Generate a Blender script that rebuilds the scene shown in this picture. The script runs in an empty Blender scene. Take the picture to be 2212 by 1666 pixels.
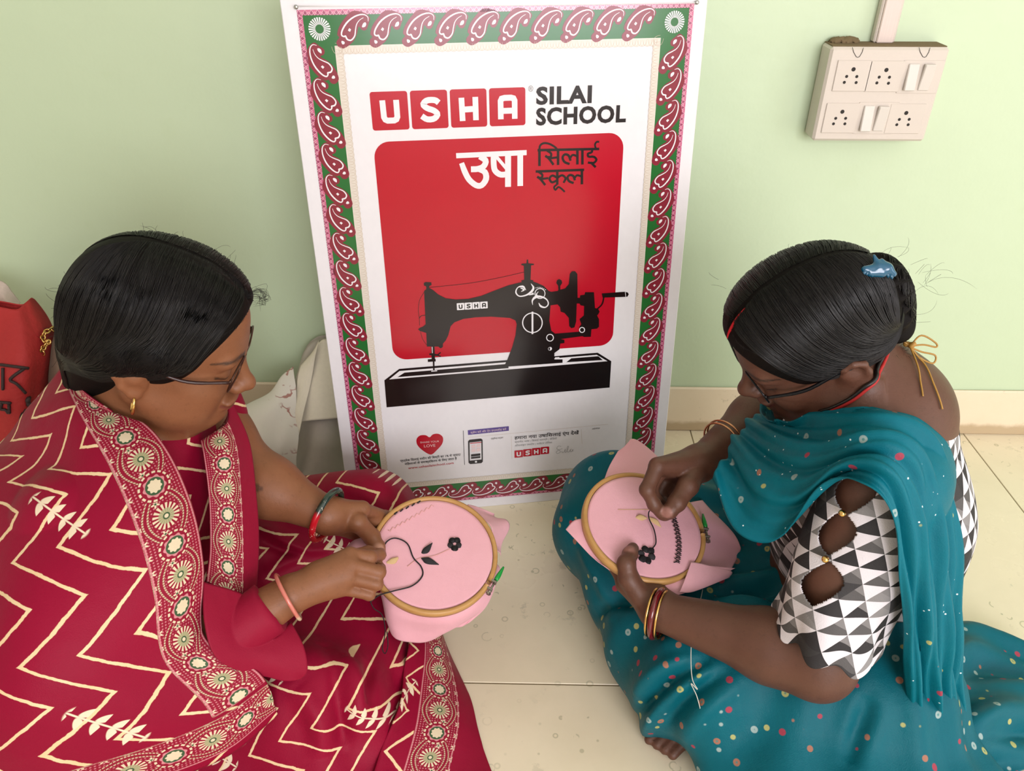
import bpy, math, random
import numpy as np
from mathutils import Vector, Matrix

random.seed(7)
rng = np.random.default_rng(7)
scene = bpy.context.scene
col = scene.collection

# ------------------------------------------------------------------ camera
FPX, PITCH, CAMH, YAW = 1680.0, math.radians(33.3), 1.03, math.radians(1.2)
cam_d = bpy.data.cameras.new('camera')
cam = bpy.data.objects.new('camera', cam_d)
col.objects.link(cam)
cam.location = (0, 0, CAMH)
cam.rotation_euler = (math.pi / 2 - PITCH, 0, YAW)
cam_d.sensor_fit = 'HORIZONTAL'
cam_d.sensor_width = 36.0
cam_d.lens = 36.0 * FPX / 2212.0
cam_d.clip_start = 0.02
scene.camera = cam

# ------------------------------------------------------------------ world, lights, exposure
world = bpy.data.worlds.new('world')
scene.world = world
world.use_nodes = True
wn = world.node_tree.nodes
wn['Background'].inputs[0].default_value = (0.75, 0.87, 1.0, 1)
wn['Background'].inputs[1].default_value = 0.25
scene.view_settings.view_transform = 'Standard'
scene.view_settings.look = 'None'
scene.view_settings.exposure = -0.05
scene.view_settings.gamma = 1.0
scene.view_settings.use_curve_mapping = False
scene.cycles.adaptive_threshold = 0.08
scene.cycles.max_bounces = 4
scene.cycles.diffuse_bounces = 3
scene.cycles.glossy_bounces = 2
scene.cycles.transmission_bounces = 3
scene.cycles.caustics_reflective = False
scene.cycles.caustics_refractive = False


def area(name, loc, target, sx, sy, power, color):
    """daylight entering through one of the room's openings"""
    d = bpy.data.lights.new(name, 'AREA')
    d.shape = 'RECTANGLE'
    d.size, d.size_y, d.energy, d.color = sx, sy, power, color
    o = bpy.data.objects.new(name, d)
    col.objects.link(o)
    o.location = loc
    o.rotation_euler = (Vector(target) - Vector(loc)).to_track_quat('-Z', 'Y').to_euler()
    return o


# room: x -1.9..2.3, y -2.4..1.4, z 0..2.7 ; a wide window behind the camera, an open door on the right
area('window_daylight', (1.08, -2.36, 1.49), (1.08, 1.4, 1.49), 1.8, 1.4, 96, (0.98, 0.95, 1.0))
area('door_daylight', (2.26, 0.0, 1.05), (0.0, 0.0, 1.05), 1.0, 2.0, 20, (1.0, 0.95, 0.95))

# ------------------------------------------------------------------ helpers: pixels, tags, meshes
CAM = np.array([0, 0, CAMH])
_c, _s = math.cos(PITCH), math.sin(PITCH)
_cy, _sy = math.cos(YAW), math.sin(YAW)
RYAW = np.array([[_cy, -_sy, 0], [_sy, _cy, 0], [0, 0, 1]])
# columns: camera right, camera up, towards viewer, in world axes
CB = RYAW @ np.array([[1, 0, 0], [0, _s, -_c], [0, _c, _s]])


def ray(px, py):
    x, y = (px - 1106) / FPX, -(py - 833) / FPX
    return CB @ np.array([x, y, -1.0])


def P(px, py, d):
    """world point seen at pixel (px, py), d metres along the camera axis"""
    return CAM + ray(px, py) * d


def PZ(px, py, z):
    r = ray(px, py)
    return CAM + r * ((z - CAMH) / r[2])


def cdir(x, y, z):
    v = CB @ np.array([x, y, z], float)
    return v / np.linalg.norm(v)


def lframe(px, py):
    """axes right / up / towards viewer as seen along the line of sight of a pixel"""
    t = -ray(px, py); t /= np.linalg.norm(t)
    r = CB[:, 0] - t * (CB[:, 0] @ t); r /= np.linalg.norm(r)
    return np.stack([r, np.cross(t, r), t], 1)


def ldir(px, py, x, y, z):
    v = lframe(px, py) @ np.array([x, y, z], float)
    return v / np.linalg.norm(v)


def nrm(v):
    v = np.asarray(v, float)
    return v / np.linalg.norm(v)


def tag(o, label=None, cat=None, group=None, kind=None):
    if label: o['label'] = label
    if cat: o['category'] = cat
    if group: o['group'] = group
    if kind: o['kind'] = kind
    return o


def empty(name, loc=(0, 0, 0)):
    o = bpy.data.objects.new(name, None)
    o.empty_display_size = 0.05
    col.objects.link(o)
    o.location = loc
    return o


def link(name, me, m, parent=None, smooth=True):
    o = bpy.data.objects.new(name, me)
    col.objects.link(o)
    if m is not None and len(me.materials) == 0:
        for mm in (m if isinstance(m, (list, tuple)) else [m]):
            me.materials.append(mm)
    if smooth and len(me.polygons):
        me.polygons.foreach_set('use_smooth', np.ones(len(me.polygons), bool))
    if parent is not None:
        o.parent = parent
        o.matrix_parent_inverse = Matrix.Translation(parent.location).inverted() if parent.type == 'EMPTY' and parent.parent is None else Matrix()
    return o


def pmesh(name, V, Fc):
    me = bpy.data.meshes.new(name)
    me.from_pydata([tuple(map(float, v)) for v in V], [], [tuple(map(int, f)) for f in Fc])
    me.update()
    return me


def qmesh(name, V, Q):
    """fast mesh from numpy verts (n,3) and quads (m,4)"""
    V = np.asarray(V, np.float32); Q = np.asarray(Q, np.int32)
    me = bpy.data.meshes.new(name)
    me.vertices.add(len(V)); me.vertices.foreach_set('co', V.ravel())
    me.loops.add(Q.size); me.loops.foreach_set('vertex_index', Q.ravel())
    me.polygons.add(len(Q))
    me.polygons.foreach_set('loop_start', np.arange(0, Q.size, 4, dtype=np.int32))
    me.update(calc_edges=True)
    return me


class MB:
    """collects boxes, tubes, prisms into one mesh"""
    def __init__(s): s.V = []; s.F = []

    def add(s, V, Fc):
        b = len(s.V)
        s.V += [tuple(map(float, v)) for v in V]
        s.F += [tuple(int(i) + b for i in f) for f in Fc]
        return s

    def box(s, c, h, R=None, bev=0.0):
        c = np.asarray(c, float); h = np.asarray(h, float)
        if bev <= 0:
            V = [np.array([x, y, z]) * h for x in (-1, 1) for y in (-1, 1) for z in (-1, 1)]
            Fc = [(0, 1, 3, 2), (4, 6, 7, 5), (0, 4, 5, 1), (2, 3, 7, 6), (0, 2, 6, 4), (1, 5, 7, 3)]
        else:
            V = []; idx = {}
            for x in (-1, 1):
                for y in (-1, 1):
                    for z in (-1, 1):
                        for a in range(3):
                            p = np.array([x, y, z]) * h
                            for b in range(3):
                                if b != a: p[b] -= (x, y, z)[b] * bev
                            idx[(x, y, z, a)] = len(V); V.append(p)
            I = lambda x, y, z, a: idx[(x, y, z, a)]
            Fc = []
            sg = [(-1, -1), (1, -1), (1, 1), (-1, 1)]
            for a in range(3):
                for q in (-1, 1):
                    f = []
                    for (m, n) in sg:
                        t = [0, 0, 0]; t[a] = q; t[(a + 1) % 3] = m; t[(a + 2) % 3] = n
                        f.append(I(*t, a))
                    Fc.append(tuple(f if q > 0 else f[::-1]))
            for a in range(3):
                b, d = (a + 1) % 3, (a + 2) % 3
                for m in (-1, 1):
                    for n in (-1, 1):
                        t0 = [0, 0, 0]; t0[a] = -1; t0[b] = m; t0[d] = n
                        t1 = list(t0); t1[a] = 1
                        f = (I(*t0, b), I(*t1, b), I(*t1, d), I(*t0, d))
                        Fc.append(f if m * n < 0 else f[::-1])
            for x in (-1, 1):
                for y in (-1, 1):
                    for z in (-1, 1):
                        f = (I(x, y, z, 0), I(x, y, z, 1), I(x, y, z, 2))
                        Fc.append(f if x * y * z > 0 else f[::-1])
        V = [(R @ v if R is not None else v) + c for v in V]
        return s.add(V, Fc)

    def tube(s, pts, r, n=10, closed=False, caps=True):
        pts = np.asarray(pts, float); m = len(pts)
        rr = np.full(m, r) if np.isscalar(r) else np.asarray(r, float)
        V = []; Fc = []
        t0 = None; nv = None
        for i in range(m):
            a = pts[(i - 1) % m] if closed else pts[max(i - 1, 0)]
            b = pts[(i + 1) % m] if closed else pts[min(i + 1, m - 1)]
            t = nrm(b - a + 1e-12)
            if nv is None:
                nv = np.cross(t, [0.3, 0.2, 0.9]); nv = nrm(nv)
            nv = nrm(nv - t * (nv @ t)); bv = np.cross(t, nv)
            for k in range(n):
                an = 2 * math.pi * k / n
                V.append(pts[i] + rr[i] * (math.cos(an) * nv + math.sin(an) * bv))
        L = m if closed else m - 1
        off = 0
        if closed:  # find best rotation offset to close the seam
            d0 = [np.linalg.norm(np.array(V[(m - 1) * n]) - np.array(V[k])) for k in range(n)]
            off = int(np.argmin(d0))
        for i in range(L):
            j = (i + 1) % m
            o = off if (closed and j == 0) else 0
            for k in range(n):
                Fc.append((i * n + k, i * n + (k + 1) % n, j * n + (k + 1 + o) % n, j * n + (k + o) % n))
        if caps and not closed:
            Fc.append(tuple(range(n - 1, -1, -1)))
            Fc.append(tuple((m - 1) * n + k for k in range(n)))
        return s.add(V, Fc)

    def mesh(s, name): return pmesh(name, s.V, s.F)

    def build(s, name, m, parent=None, smooth=True): return link(name, s.mesh(name), m, parent, smooth)


def spline(pts, n, closed=False):
    """Catmull-Rom through pts (k,d) -> n samples"""
    pts = np.asarray(pts, float); k = len(pts)
    if closed:
        t = np.linspace(0, k, n, endpoint=False)
    else:
        t = np.linspace(0, k - 1, n)
    i = np.minimum(np.floor(t).astype(int), (k - 1) if closed else (k - 2)); f = (t - i)[:, None]
    g = (lambda j: pts[j % k]) if closed else None
    if closed:
        p0, p1, p2, p3 = pts[(i - 1) % k], pts[i % k], pts[(i + 1) % k], pts[(i + 2) % k]
    else:
        ext = np.vstack([2 * pts[0] - pts[1], pts, 2 * pts[-1] - pts[-2]])
        p0, p1, p2, p3 = ext[i], ext[i + 1], ext[i + 2], ext[i + 3]
    return 0.5 * ((2 * p1) + (-p0 + p2) * f + (2 * p0 - 5 * p1 + 4 * p2 - p3) * f ** 2 + (-p0 + 3 * p1 - 3 * p2 + p3) * f ** 3)


def spd(pix, n, closed=False):
    """smooth world curve through (px,py,d) points"""
    return spline([P(*p) for p in pix], n, closed)


# ------------------------------------------------------------------ helpers: node materials
def srgb(r, g, b):
    f = lambda c: c / 12.92 if c <= 0.04045 else ((c + 0.055) / 1.055) ** 2.4
    return tuple(f(v / 255.0) for v in (r, g, b)) + (1.0,)


class X:
    """tiny expression compiler to Math nodes"""
    nt = None

    def __init__(s, sock): s.k = sock

    @staticmethod
    def op(o, *a):
        n = X.nt.nodes.new('ShaderNodeMath'); n.operation = o
        for i, v in enumerate(a):
            if isinstance(v, X): X.nt.links.new(v.k, n.inputs[i])
            else: n.inputs[i].default_value = float(v)
        return X(n.outputs[0])

    def __add__(s, o): return X.op('ADD', s, o)
    __radd__ = __add__
    def __sub__(s, o): return X.op('SUBTRACT', s, o)
    def __rsub__(s, o): return X.op('SUBTRACT', o, s)
    def __mul__(s, o): return X.op('MULTIPLY', s, o)
    __rmul__ = __mul__
    def __truediv__(s, o): return X.op('DIVIDE', s, o)
    def __lt__(s, o): return X.op('LESS_THAN', s, o)
    def __gt__(s, o): return X.op('GREATER_THAN', s, o)


def xfloor(a): return X.op('FLOOR', a)
def xabs(a): return X.op('ABSOLUTE', a)
def xmod(a, b): return X.op('FLOORED_MODULO', a, b)
def xmin(a, b): return X.op('MINIMUM', a, b)
def xmax(a, b): return X.op('MAXIMUM', a, b)
def xsin(a): return X.op('SINE', a)
def xsqrt(a): return X.op('SQRT', a)
def xatan2(a, b): return X.op('ARCTAN2', a, b)
def xlen(a, b): return xsqrt(a * a + b * b)
def xstep(a, w):  # soft 1 where a<0, edge width w
    n = X.nt.nodes.new('ShaderNodeMapRange'); n.interpolation_type = 'SMOOTHSTEP'
    X.nt.links.new(a.k, n.inputs['Value'])
    n.inputs['From Min'].default_value = w; n.inputs['From Max'].default_value = -w
    n.inputs['To Min'].default_value = 0; n.inputs['To Max'].default_value = 1
    return X(n.outputs[0])


def mix(f, a, b):
    n = X.nt.nodes.new('ShaderNodeMix'); n.data_type = 'RGBA'
    if isinstance(f, X): X.nt.links.new(f.k, n.inputs['Factor'])
    else: n.inputs['Factor'].default_value = f
    for v, s in ((a, n.inputs[6]), (b, n.inputs[7])):
        if isinstance(v, tuple): s.default_value = v
        else: X.nt.links.new(v, s)
    return n.outputs[2]


def noise(scale, detail=3, rough=0.5, vec=None, dim='3D'):
    n = X.nt.nodes.new('ShaderNodeTexNoise'); n.noise_dimensions = dim
    n.inputs['Scale'].default_value = scale; n.inputs['Detail'].default_value = detail
    n.inputs['Roughness'].default_value = rough
    if vec is not None: X.nt.links.new(vec, n.inputs['Vector'])
    return X(n.outputs['Fac'])


def coords(kind='Object'):
    return X.nt.nodes.new('ShaderNodeTexCoord').outputs[kind]


def mapping(vec, scale=(1, 1, 1), rot=(0, 0, 0), loc=(0, 0, 0)):
    n = X.nt.nodes.new('ShaderNodeMapping'); X.nt.links.new(vec, n.inputs['Vector'])
    n.inputs['Scale'].default_value = scale; n.inputs['Rotation'].default_value = rot
    n.inputs['Location'].default_value = loc
    return n.outputs[0]


def sep(vec):
    n = X.nt.nodes.new('ShaderNodeSeparateXYZ'); X.nt.links.new(vec, n.inputs[0])
    return X(n.outputs[0]), X(n.outputs[1]), X(n.outputs[2])


def comb(x, y, z=0.0):
    n = X.nt.nodes.new('ShaderNodeCombineXYZ')
    for i, v in enumerate((x, y, z)):
        if isinstance(v, X): X.nt.links.new(v.k, n.inputs[i])
        else: n.inputs[i].default_value = v
    return n.outputs[0]


def attr(name):
    n = X.nt.nodes.new('ShaderNodeAttribute'); n.attribute_name = name
    return n


def start(name):
    m = bpy.data.materials.new(name); m.use_nodes = True
    X.nt = m.node_tree
    return m, m.node_tree.nodes['Principled BSDF']


def setc(b, c):
    if isinstance(c, tuple): b.inputs['Base Color'].default_value = c
    else: X.nt.links.new(c, b.inputs['Base Color'])


def bump(b, h, strength=0.3, dist=0.002):
    n = X.nt.nodes.new('ShaderNodeBump'); n.inputs['Strength'].default_value = strength
    n.inputs['Distance'].default_value = dist
    X.nt.links.new(h.k, n.inputs['Height']); X.nt.links.new(n.outputs[0], b.inputs['Normal'])


def plain(name, c, rough=0.5, metal=0.0, var=0.06, nscale=40, spec=0.5, coat=0.0, sheen=0.0, bmp=0.0, bscale=300):
    """single-colour procedural material with a little noise variation"""
    m, b = start(name)
    d = tuple(v * (1 - var) for v in c[:3]) + (1,); l = tuple(min(1, v * (1 + var)) for v in c[:3]) + (1,)
    setc(b, mix(noise(nscale), d, l))
    b.inputs['Roughness'].default_value = rough; b.inputs['Metallic'].default_value = metal
    b.inputs['Specular IOR Level'].default_value = spec
    b.inputs['Coat Weight'].default_value = coat
    b.inputs['Coat Roughness'].default_value = 0.17
    b.inputs['Sheen Weight'].default_value = sheen
    if bmp > 0: bump(b, noise(bscale, 4), bmp)
    return m


# ------------------------------------------------------------------ helpers: implicit bodies (smooth unions, surface nets)
def smin(a, b, k):
    if k <= 0: return np.minimum(a, b)
    h = np.maximum(k - np.abs(a - b), 0) / k
    return np.minimum(a, b) - h * h * k * 0.25


class Field:
    def __init__(s, lo, hi, h):
        s.lo = np.array(lo, np.float32); s.h = h
        s.n = np.ceil((np.array(hi) - s.lo) / h).astype(int) + 1
        s.v = np.full(s.n, 0.06, np.float32)
        s.ax = [s.lo[a] + h * np.arange(s.n[a], dtype=np.float32) for a in range(3)]

    def _blk(s, lo, hi, m):
        i0 = np.clip(np.floor((np.asarray(lo) - m - s.lo) / s.h).astype(int), 0, s.n)
        i1 = np.clip(np.ceil((np.asarray(hi) + m - s.lo) / s.h).astype(int) + 1, 0, s.n)
        if np.any(i1 <= i0): return None, None
        sl = tuple(slice(a, b) for a, b in zip(i0, i1))
        g = np.meshgrid(s.ax[0][sl[0]], s.ax[1][sl[1]], s.ax[2][sl[2]], indexing='ij', sparse=True)
        return sl, g

    def _put(s, sl, d, k, cut):
        if cut: s.v[sl] = -smin(-s.v[sl], d, k)
        else: s.v[sl] = smin(s.v[sl], d, k)

    def cap(s, a, b, ra, rb, k=0.01, cut=False):
        """tapered capsule"""
        a = np.asarray(a, float); b = np.asarray(b, float); R = max(ra, rb)
        sl, g = s._blk(np.minimum(a, b) - R, np.maximum(a, b) + R, k + 0.012)
        if sl is None: return s
        ab = b - a; L2 = max(float(ab @ ab), 1e-12)
        t = ((g[0] - a[0]) * ab[0] + (g[1] - a[1]) * ab[1] + (g[2] - a[2]) * ab[2]) / L2
        t = np.clip(t, 0, 1)
        d = np.sqrt((g[0] - a[0] - t * ab[0]) ** 2 + (g[1] - a[1] - t * ab[1]) ** 2 + (g[2] - a[2] - t * ab[2]) ** 2) - (ra + t * (rb - ra))
        s._put(sl, d.astype(np.float32), k, cut)
        return s

    def chain(s, pts, rs, k=0.006):
        for i in range(len(pts) - 1): s.cap(pts[i], pts[i + 1], rs[i], rs[i + 1], k)
        return s

    def ell(s, c, r, R=None, k=0.01, cut=False):
        """ellipsoid, R columns = local axes"""
        c = np.asarray(c, float); r = np.asarray(r, float); m = float(r.max())
        ext = np.sqrt((np.asarray(R) ** 2) @ (r ** 2)) if R is not None else r
        sl, g = s._blk(c - ext, c + ext, k + 0.012)
        if sl is None: return s
        x, y, z = g[0] - c[0], g[1] - c[1], g[2] - c[2]
        if R is not None:
            x, y, z = (x * R[0, 0] + y * R[1, 0] + z * R[2, 0], x * R[0, 1] + y * R[1, 1] + z * R[2, 1], x * R[0, 2] + y * R[1, 2] + z * R[2, 2])
        k0 = np.sqrt((x / r[0]) ** 2 + (y / r[1]) ** 2 + (z / r[2]) ** 2)
        k1 = np.sqrt((x / r[0] ** 2) ** 2 + (y / r[1] ** 2) ** 2 + (z / r[2] ** 2) ** 2)
        d = k0 * (k0 - 1) / np.maximum(k1, 1e-6)
        s._put(sl, d.astype(np.float32), k, cut)
        return s

    def func(s, lo, hi, f, k=0.0, cut=False, m=0.01):
        sl, g = s._blk(lo, hi, m)
        if sl is None: return s
        s._put(sl, f(g[0], g[1], g[2]).astype(np.float32), k, cut)
        return s

    def nets(s):
        v = s.v; n = s.n
        ins = v < 0
        A = np.zeros(tuple(n - 1), np.uint8)
        for dx in (0, 1):
            for dy in (0, 1):
                for dz in (0, 1):
                    A += ins[dx:n[0] - 1 + dx, dy:n[1] - 1 + dy, dz:n[2] - 1 + dz]
        act = (A > 0) & (A < 8)
        idx = np.argwhere(act)
        cid = np.full(tuple(n - 1), -1, np.int32); cid[act] = np.arange(len(idx), dtype=np.int32)
        acc = np.zeros((len(idx), 3), np.float32); cnt = np.zeros(len(idx), np.float32)
        C = [(dx, dy, dz) for dx in (0, 1) for dy in (0, 1) for dz in (0, 1)]
        val = {c: v[idx[:, 0] + c[0], idx[:, 1] + c[1], idx[:, 2] + c[2]] for c in C}
        for c in C:
            for a in range(3):
                if c[a] == 0:
                    e = list(c); e[a] = 1; e = tuple(e)
                    va, vb = val[c], val[e]
                    cr = (va < 0) != (vb < 0)
                    t = np.where(cr, va / np.where(cr, va - vb, 1), 0)
                    for q in range(3):
                        acc[:, q] += np.where(cr, c[q] + (t if q == a else 0), 0)
                    cnt += cr
        V = s.lo + s.h * (idx + acc / cnt[:, None])
        Q = []
        for a in range(3):
            b, c = (a + 1) % 3, (a + 2) % 3
            sl0 = [slice(None)] * 3; sl1 = [slice(None)] * 3
            sl0[a] = slice(0, n[a] - 1); sl1[a] = slice(1, n[a])
            i0, i1 = ins[tuple(sl0)], ins[tuple(sl1)]
            E = np.argwhere(i0 != i1)
            E = E[(E[:, b] > 0) & (E[:, c] > 0) & (E[:, b] < n[b] - 1) & (E[:, c] < n[c] - 1)]
            fl = ins[E[:, 0], E[:, 1], E[:, 2]]
            def cell(db, dc):
                q = E.copy(); q[:, b] -= db; q[:, c] -= dc
                return cid[q[:, 0], q[:, 1], q[:, 2]]
            q = np.stack([cell(1, 1), cell(0, 1), cell(0, 0), cell(1, 0)], 1)
            q[~fl] = q[~fl][:, ::-1]
            Q.append(q)
        return V.astype(np.float32), np.vstack(Q)

    def relax(s, V, Q, it=1, w=.5):
        """light Laplacian smoothing of a net"""
        for _ in range(it):
            A = np.zeros_like(V, np.float64); C = np.zeros(len(V))
            for a, b in ((0, 1), (1, 2), (2, 3), (3, 0)):
                for i, j in ((a, b), (b, a)):
                    for c in range(3): A[:, c] += np.bincount(Q[:, i], V[Q[:, j], c], len(V))
                    C += np.bincount(Q[:, i], minlength=len(V))
            V = V * (1 - w) + w * A / np.maximum(C, 1)[:, None]
        return V

    def sample(s, p):
        """trilinear value at points (n,3)"""
        q = (np.asarray(p, np.float32) - s.lo) / s.h
        q = np.clip(q, 0, (s.n - 1.001))
        i = np.floor(q).astype(int); f = q - i
        r = 0
        for dx in (0, 1):
            for dy in (0, 1):
                for dz in (0, 1):
                    w = (f[:, 0] if dx else 1 - f[:, 0]) * (f[:, 1] if dy else 1 - f[:, 1]) * (f[:, 2] if dz else 1 - f[:, 2])
                    r = r + w * s.v[i[:, 0] + dx, i[:, 1] + dy, i[:, 2] + dz]
        return r

    def hit(s, px, py, d0, d1, off=0.0):
        """camera depth of the first surface crossing along a pixel ray"""
        t = np.arange(d0, d1, s.h * .5); p = CAM + np.outer(t, ray(px, py)); v = s.sample(p) - off
        k = np.argmax(v < 0)
        return float(t[k]) if (v < 0).any() else d1

    def grad(s, p):
        e = s.h
        g = np.stack([s.sample(p + np.eye(3)[a] * e) - s.sample(p - np.eye(3)[a] * e) for a in range(3)], 1)
        return g / np.maximum(np.linalg.norm(g, axis=1, keepdims=True), 1e-9)


def uvset(me, uv, name='UVMap'):
    """per-vertex uv (n,2) as a float vector attribute usable in nodes"""
    at = me.attributes.new(name, 'FLOAT_VECTOR', 'POINT')
    w = np.zeros((len(me.vertices), 3), np.float32); w[:, :2] = uv[:, :2]
    at.data.foreach_set('vector', w.ravel())


def fset(me, name, f):
    at = me.attributes.new(name, 'FLOAT', 'POINT')
    at.data.foreach_set('value', np.asarray(f, np.float32))


def vnoise(p, s, seed=0):
    """cheap smooth pseudo noise in [-1,1] for (n,3) points"""
    r = np.random.default_rng(seed); o = 0
    for i in range(5):
        d = r.normal(size=3); d /= np.linalg.norm(d)
        o = o + np.sin((p @ d) * s * r.uniform(0.6, 1.6) + r.uniform(0, 6.28))
    return o / 3.2


def bicubic(net, nu, nv):
    """control net (a,b,3) -> smooth grid (nu,nv,3)"""
    net = np.asarray(net, float)
    t = np.stack([spline(net[:, j], nu) for j in range(net.shape[1])], 1)
    return np.stack([spline(t[i], nv) for i in range(nu)], 0)


def sheet(name, G, m, parent, thick=0.0025, uv=None, smooth=True):
    """cloth sheet from grid (nu,nv,3), given real thickness, uv in metres along the cloth"""
    nu, nv = G.shape[:2]
    gu = np.gradient(G, axis=0); gv = np.gradient(G, axis=1)
    N = np.cross(gu, gv); N /= np.maximum(np.linalg.norm(N, axis=2, keepdims=True), 1e-9)
    if uv is None:
        du = np.concatenate([[0], np.cumsum(np.linalg.norm(np.diff(G, axis=0), axis=2).mean(1))])
        dv = np.concatenate([[0], np.cumsum(np.linalg.norm(np.diff(G, axis=1), axis=2).mean(0))])
        uv = np.stack(np.meshgrid(du, dv, indexing='ij'), -1)
    V = np.vstack([(G + N * thick / 2).reshape(-1, 3), (G - N * thick / 2).reshape(-1, 3)])
    I = np.arange(nu * nv).reshape(nu, nv)
    q = np.stack([I[:-1, :-1], I[1:, :-1], I[1:, 1:], I[:-1, 1:]], -1).reshape(-1, 4)
    o = nu * nv
    ring = np.concatenate([I[0, :], I[1:, -1], I[-1, -2::-1], I[-2:0:-1, 0]])
    r2 = np.roll(ring, -1)
    side = np.stack([ring, r2, r2 + o, ring + o], 1)
    me = qmesh(name, V, np.vstack([q, q[:, ::-1] + o, side]))
    u2 = uv.reshape(-1, 2)
    uvset(me, np.vstack([u2, u2]))
    return link(name, me, m, parent, smooth)


def ridges(V, N, field, lines):
    """cloth folds: (pixel polyline traced on the field's surface, half width, height) raises or sinks the surface"""
    o = np.zeros(len(V))
    for pts, w, amp in lines:
        c = spline([P(x, y, field.hit(x, y, .7, 1.6)) for x, y in pts], 24)
        lo, hi = c.min(0) - 3 * w, c.max(0) + 3 * w
        k = np.where(np.all((V > lo) & (V < hi), axis=1))[0]
        if len(k) == 0: continue
        dd = np.full(len(k), 9.0); tt = np.zeros(len(k))
        for i in range(len(c) - 1):
            ab = c[i + 1] - c[i]; t = np.clip(((V[k] - c[i]) @ ab) / max(ab @ ab, 1e-9), 0, 1)
            q = np.linalg.norm(V[k] - c[i] - t[:, None] * ab, axis=1)
            b = q < dd; dd[b] = q[b]; tt[b] = (i + t[b]) / (len(c) - 1)
        o[k] += 1.6 * amp * np.exp(-(dd / w) ** 2) * np.sqrt(np.clip(np.sin(math.pi * np.clip(tt, .02, .98)), 0, 1))
    return V + N * o[:, None]


def drape(G, field, margin):
    """push a grid of points out of an implicit body"""
    sh = G.shape; p = G.reshape(-1, 3).copy()
    for _ in range(4):
        d = field.sample(p) - margin
        k = d < 0
        if not k.any(): break
        p[k] -= field.grad(p[k]) * d[k][:, None]
    return p.reshape(sh)

# ================================================================== THE ROOM
def m_wall():
    m, b = start('wall_paint')
    o = coords()
    c = mix(noise(1.3, 4, 0.55, o), (0.55, 0.68, 0.45, 1), (0.61, 0.72, 0.51, 1))
    c = mix(xstep(0.36 - noise(9, 5, 0.6, o), 0.05) * 0.0 + xstep(noise(9, 5, 0.6, o) - 0.33, 0.06) * 0.12, c, (0.50, 0.62, 0.36, 1))
    setc(b, c)
    b.inputs['Roughness'].default_value = 0.42
    bump(b, noise(7, 5, 0.6, o), 0.25, 0.01)
    return m


def m_tile():
    m, b = start('floor_tile_glaze')
    o = coords()
    c = mix(noise(3, 5, 0.6, o), (0.83, 0.73, 0.53, 1), (0.91, 0.82, 0.62, 1))
    # dirt film and dried water marks
    film = noise(2.2, 6, 0.65, o)
    n = X.nt.nodes.new('ShaderNodeTexVoronoi'); n.inputs['Scale'].default_value = 52
    X.nt.links.new(mapping(o, (1, 1, 0.01)), n.inputs['Vector'])
    d = X(n.outputs['Distance'])
    pick = noise(60, 0, 0.5, n.outputs['Position'])
    size = (pick - 0.42) * 1.1
    ring = xstep(xabs(d - size) - 0.05, 0.03) * (noise(11, 3, 0.6, o) > 0.47)
    patch = xstep(0.47 - noise(2.7, 3, 0.6, mapping(o, loc=(4.2, 1.3, 0))), 0.10)
    c = mix(ring * patch * 0.55, c, (0.33, 0.32, 0.18, 1))
    c = mix(xstep(0.55 - film, 0.16) * 0.22, c, (0.50, 0.45, 0.28, 1))
    n2 = noise(16, 6, 0.7, mapping(o, (1, 1, 1), (0, 0, 0.5)))
    c = mix(xstep(0.63 - n2, 0.03) * patch * 0.35, c, (0.30, 0.30, 0.20, 1))
    setc(b, c)
    X.nt.links.new((film * 0.35 + 0.12).k, b.inputs['Roughness'])
    bump(b, noise(5, 3, 0.5, o), 0.05, 0.003)
    return m


def m_skirt():
    m, b = start('skirting_paint')
    o = coords(); x, y, z = sep(o)
    c = mix(noise(14, 5, 0.7, o), (0.80, 0.66, 0.47, 1), (0.86, 0.74, 0.56, 1))
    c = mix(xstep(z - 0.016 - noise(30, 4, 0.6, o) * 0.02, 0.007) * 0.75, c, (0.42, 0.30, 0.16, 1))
    c = mix(xstep(noise(22, 6, 0.75, o) - 0.36, 0.03) * 0.5, c, (0.50, 0.40, 0.26, 1))
    setc(b, c)
    b.inputs['Roughness'].default_value = 0.5
    return m


M_WALL, M_TILE, M_SKIRT = m_wall(), m_tile(), m_skirt()
M_GROUT = plain('tile_grout', (0.27, 0.21, 0.12, 1), 0.9, var=0.3)
M_CEIL = plain('ceiling_white', (0.80, 0.78, 0.75, 1), 0.8)
M_WALL2 = plain('side_wall_distemper', (0.80, 0.75, 0.68, 1), 0.7)
M_WOODW = plain('painted_window_frame', (0.55, 0.50, 0.42, 1), 0.5)
X0, X1, Y0, Y1, ZT = -1.9, 2.3, -2.4, 1.40, 2.7


def struct(o): return tag(o, kind='structure')


fl = struct(MB().box(((X0 + X1) / 2, (Y0 + Y1) / 2, -0.03), ((X1 - X0) / 2, (Y1 - Y0) / 2, 0.0285)).build('floor', M_GROUT, None, False))
xs = [X0] + [0.366 + 0.6 * k for k in range(-3, 4)] + [X1]
ys = [Y0, -1.90, -1.24, -0.58, 0.08, 0.741, Y1]
G = 0.0011
for i in range(len(xs) - 1):
    for j in range(len(ys) - 1):
        a, b_, c_, d_ = xs[i] + G, xs[i + 1] - G, ys[j] + G, ys[j + 1] - G
        MB().box(((a + b_) / 2, (c_ + d_) / 2, -0.005), ((b_ - a) / 2, (d_ - c_) / 2, 0.005), bev=0.0008).build('tile', M_TILE, fl, False)

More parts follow.
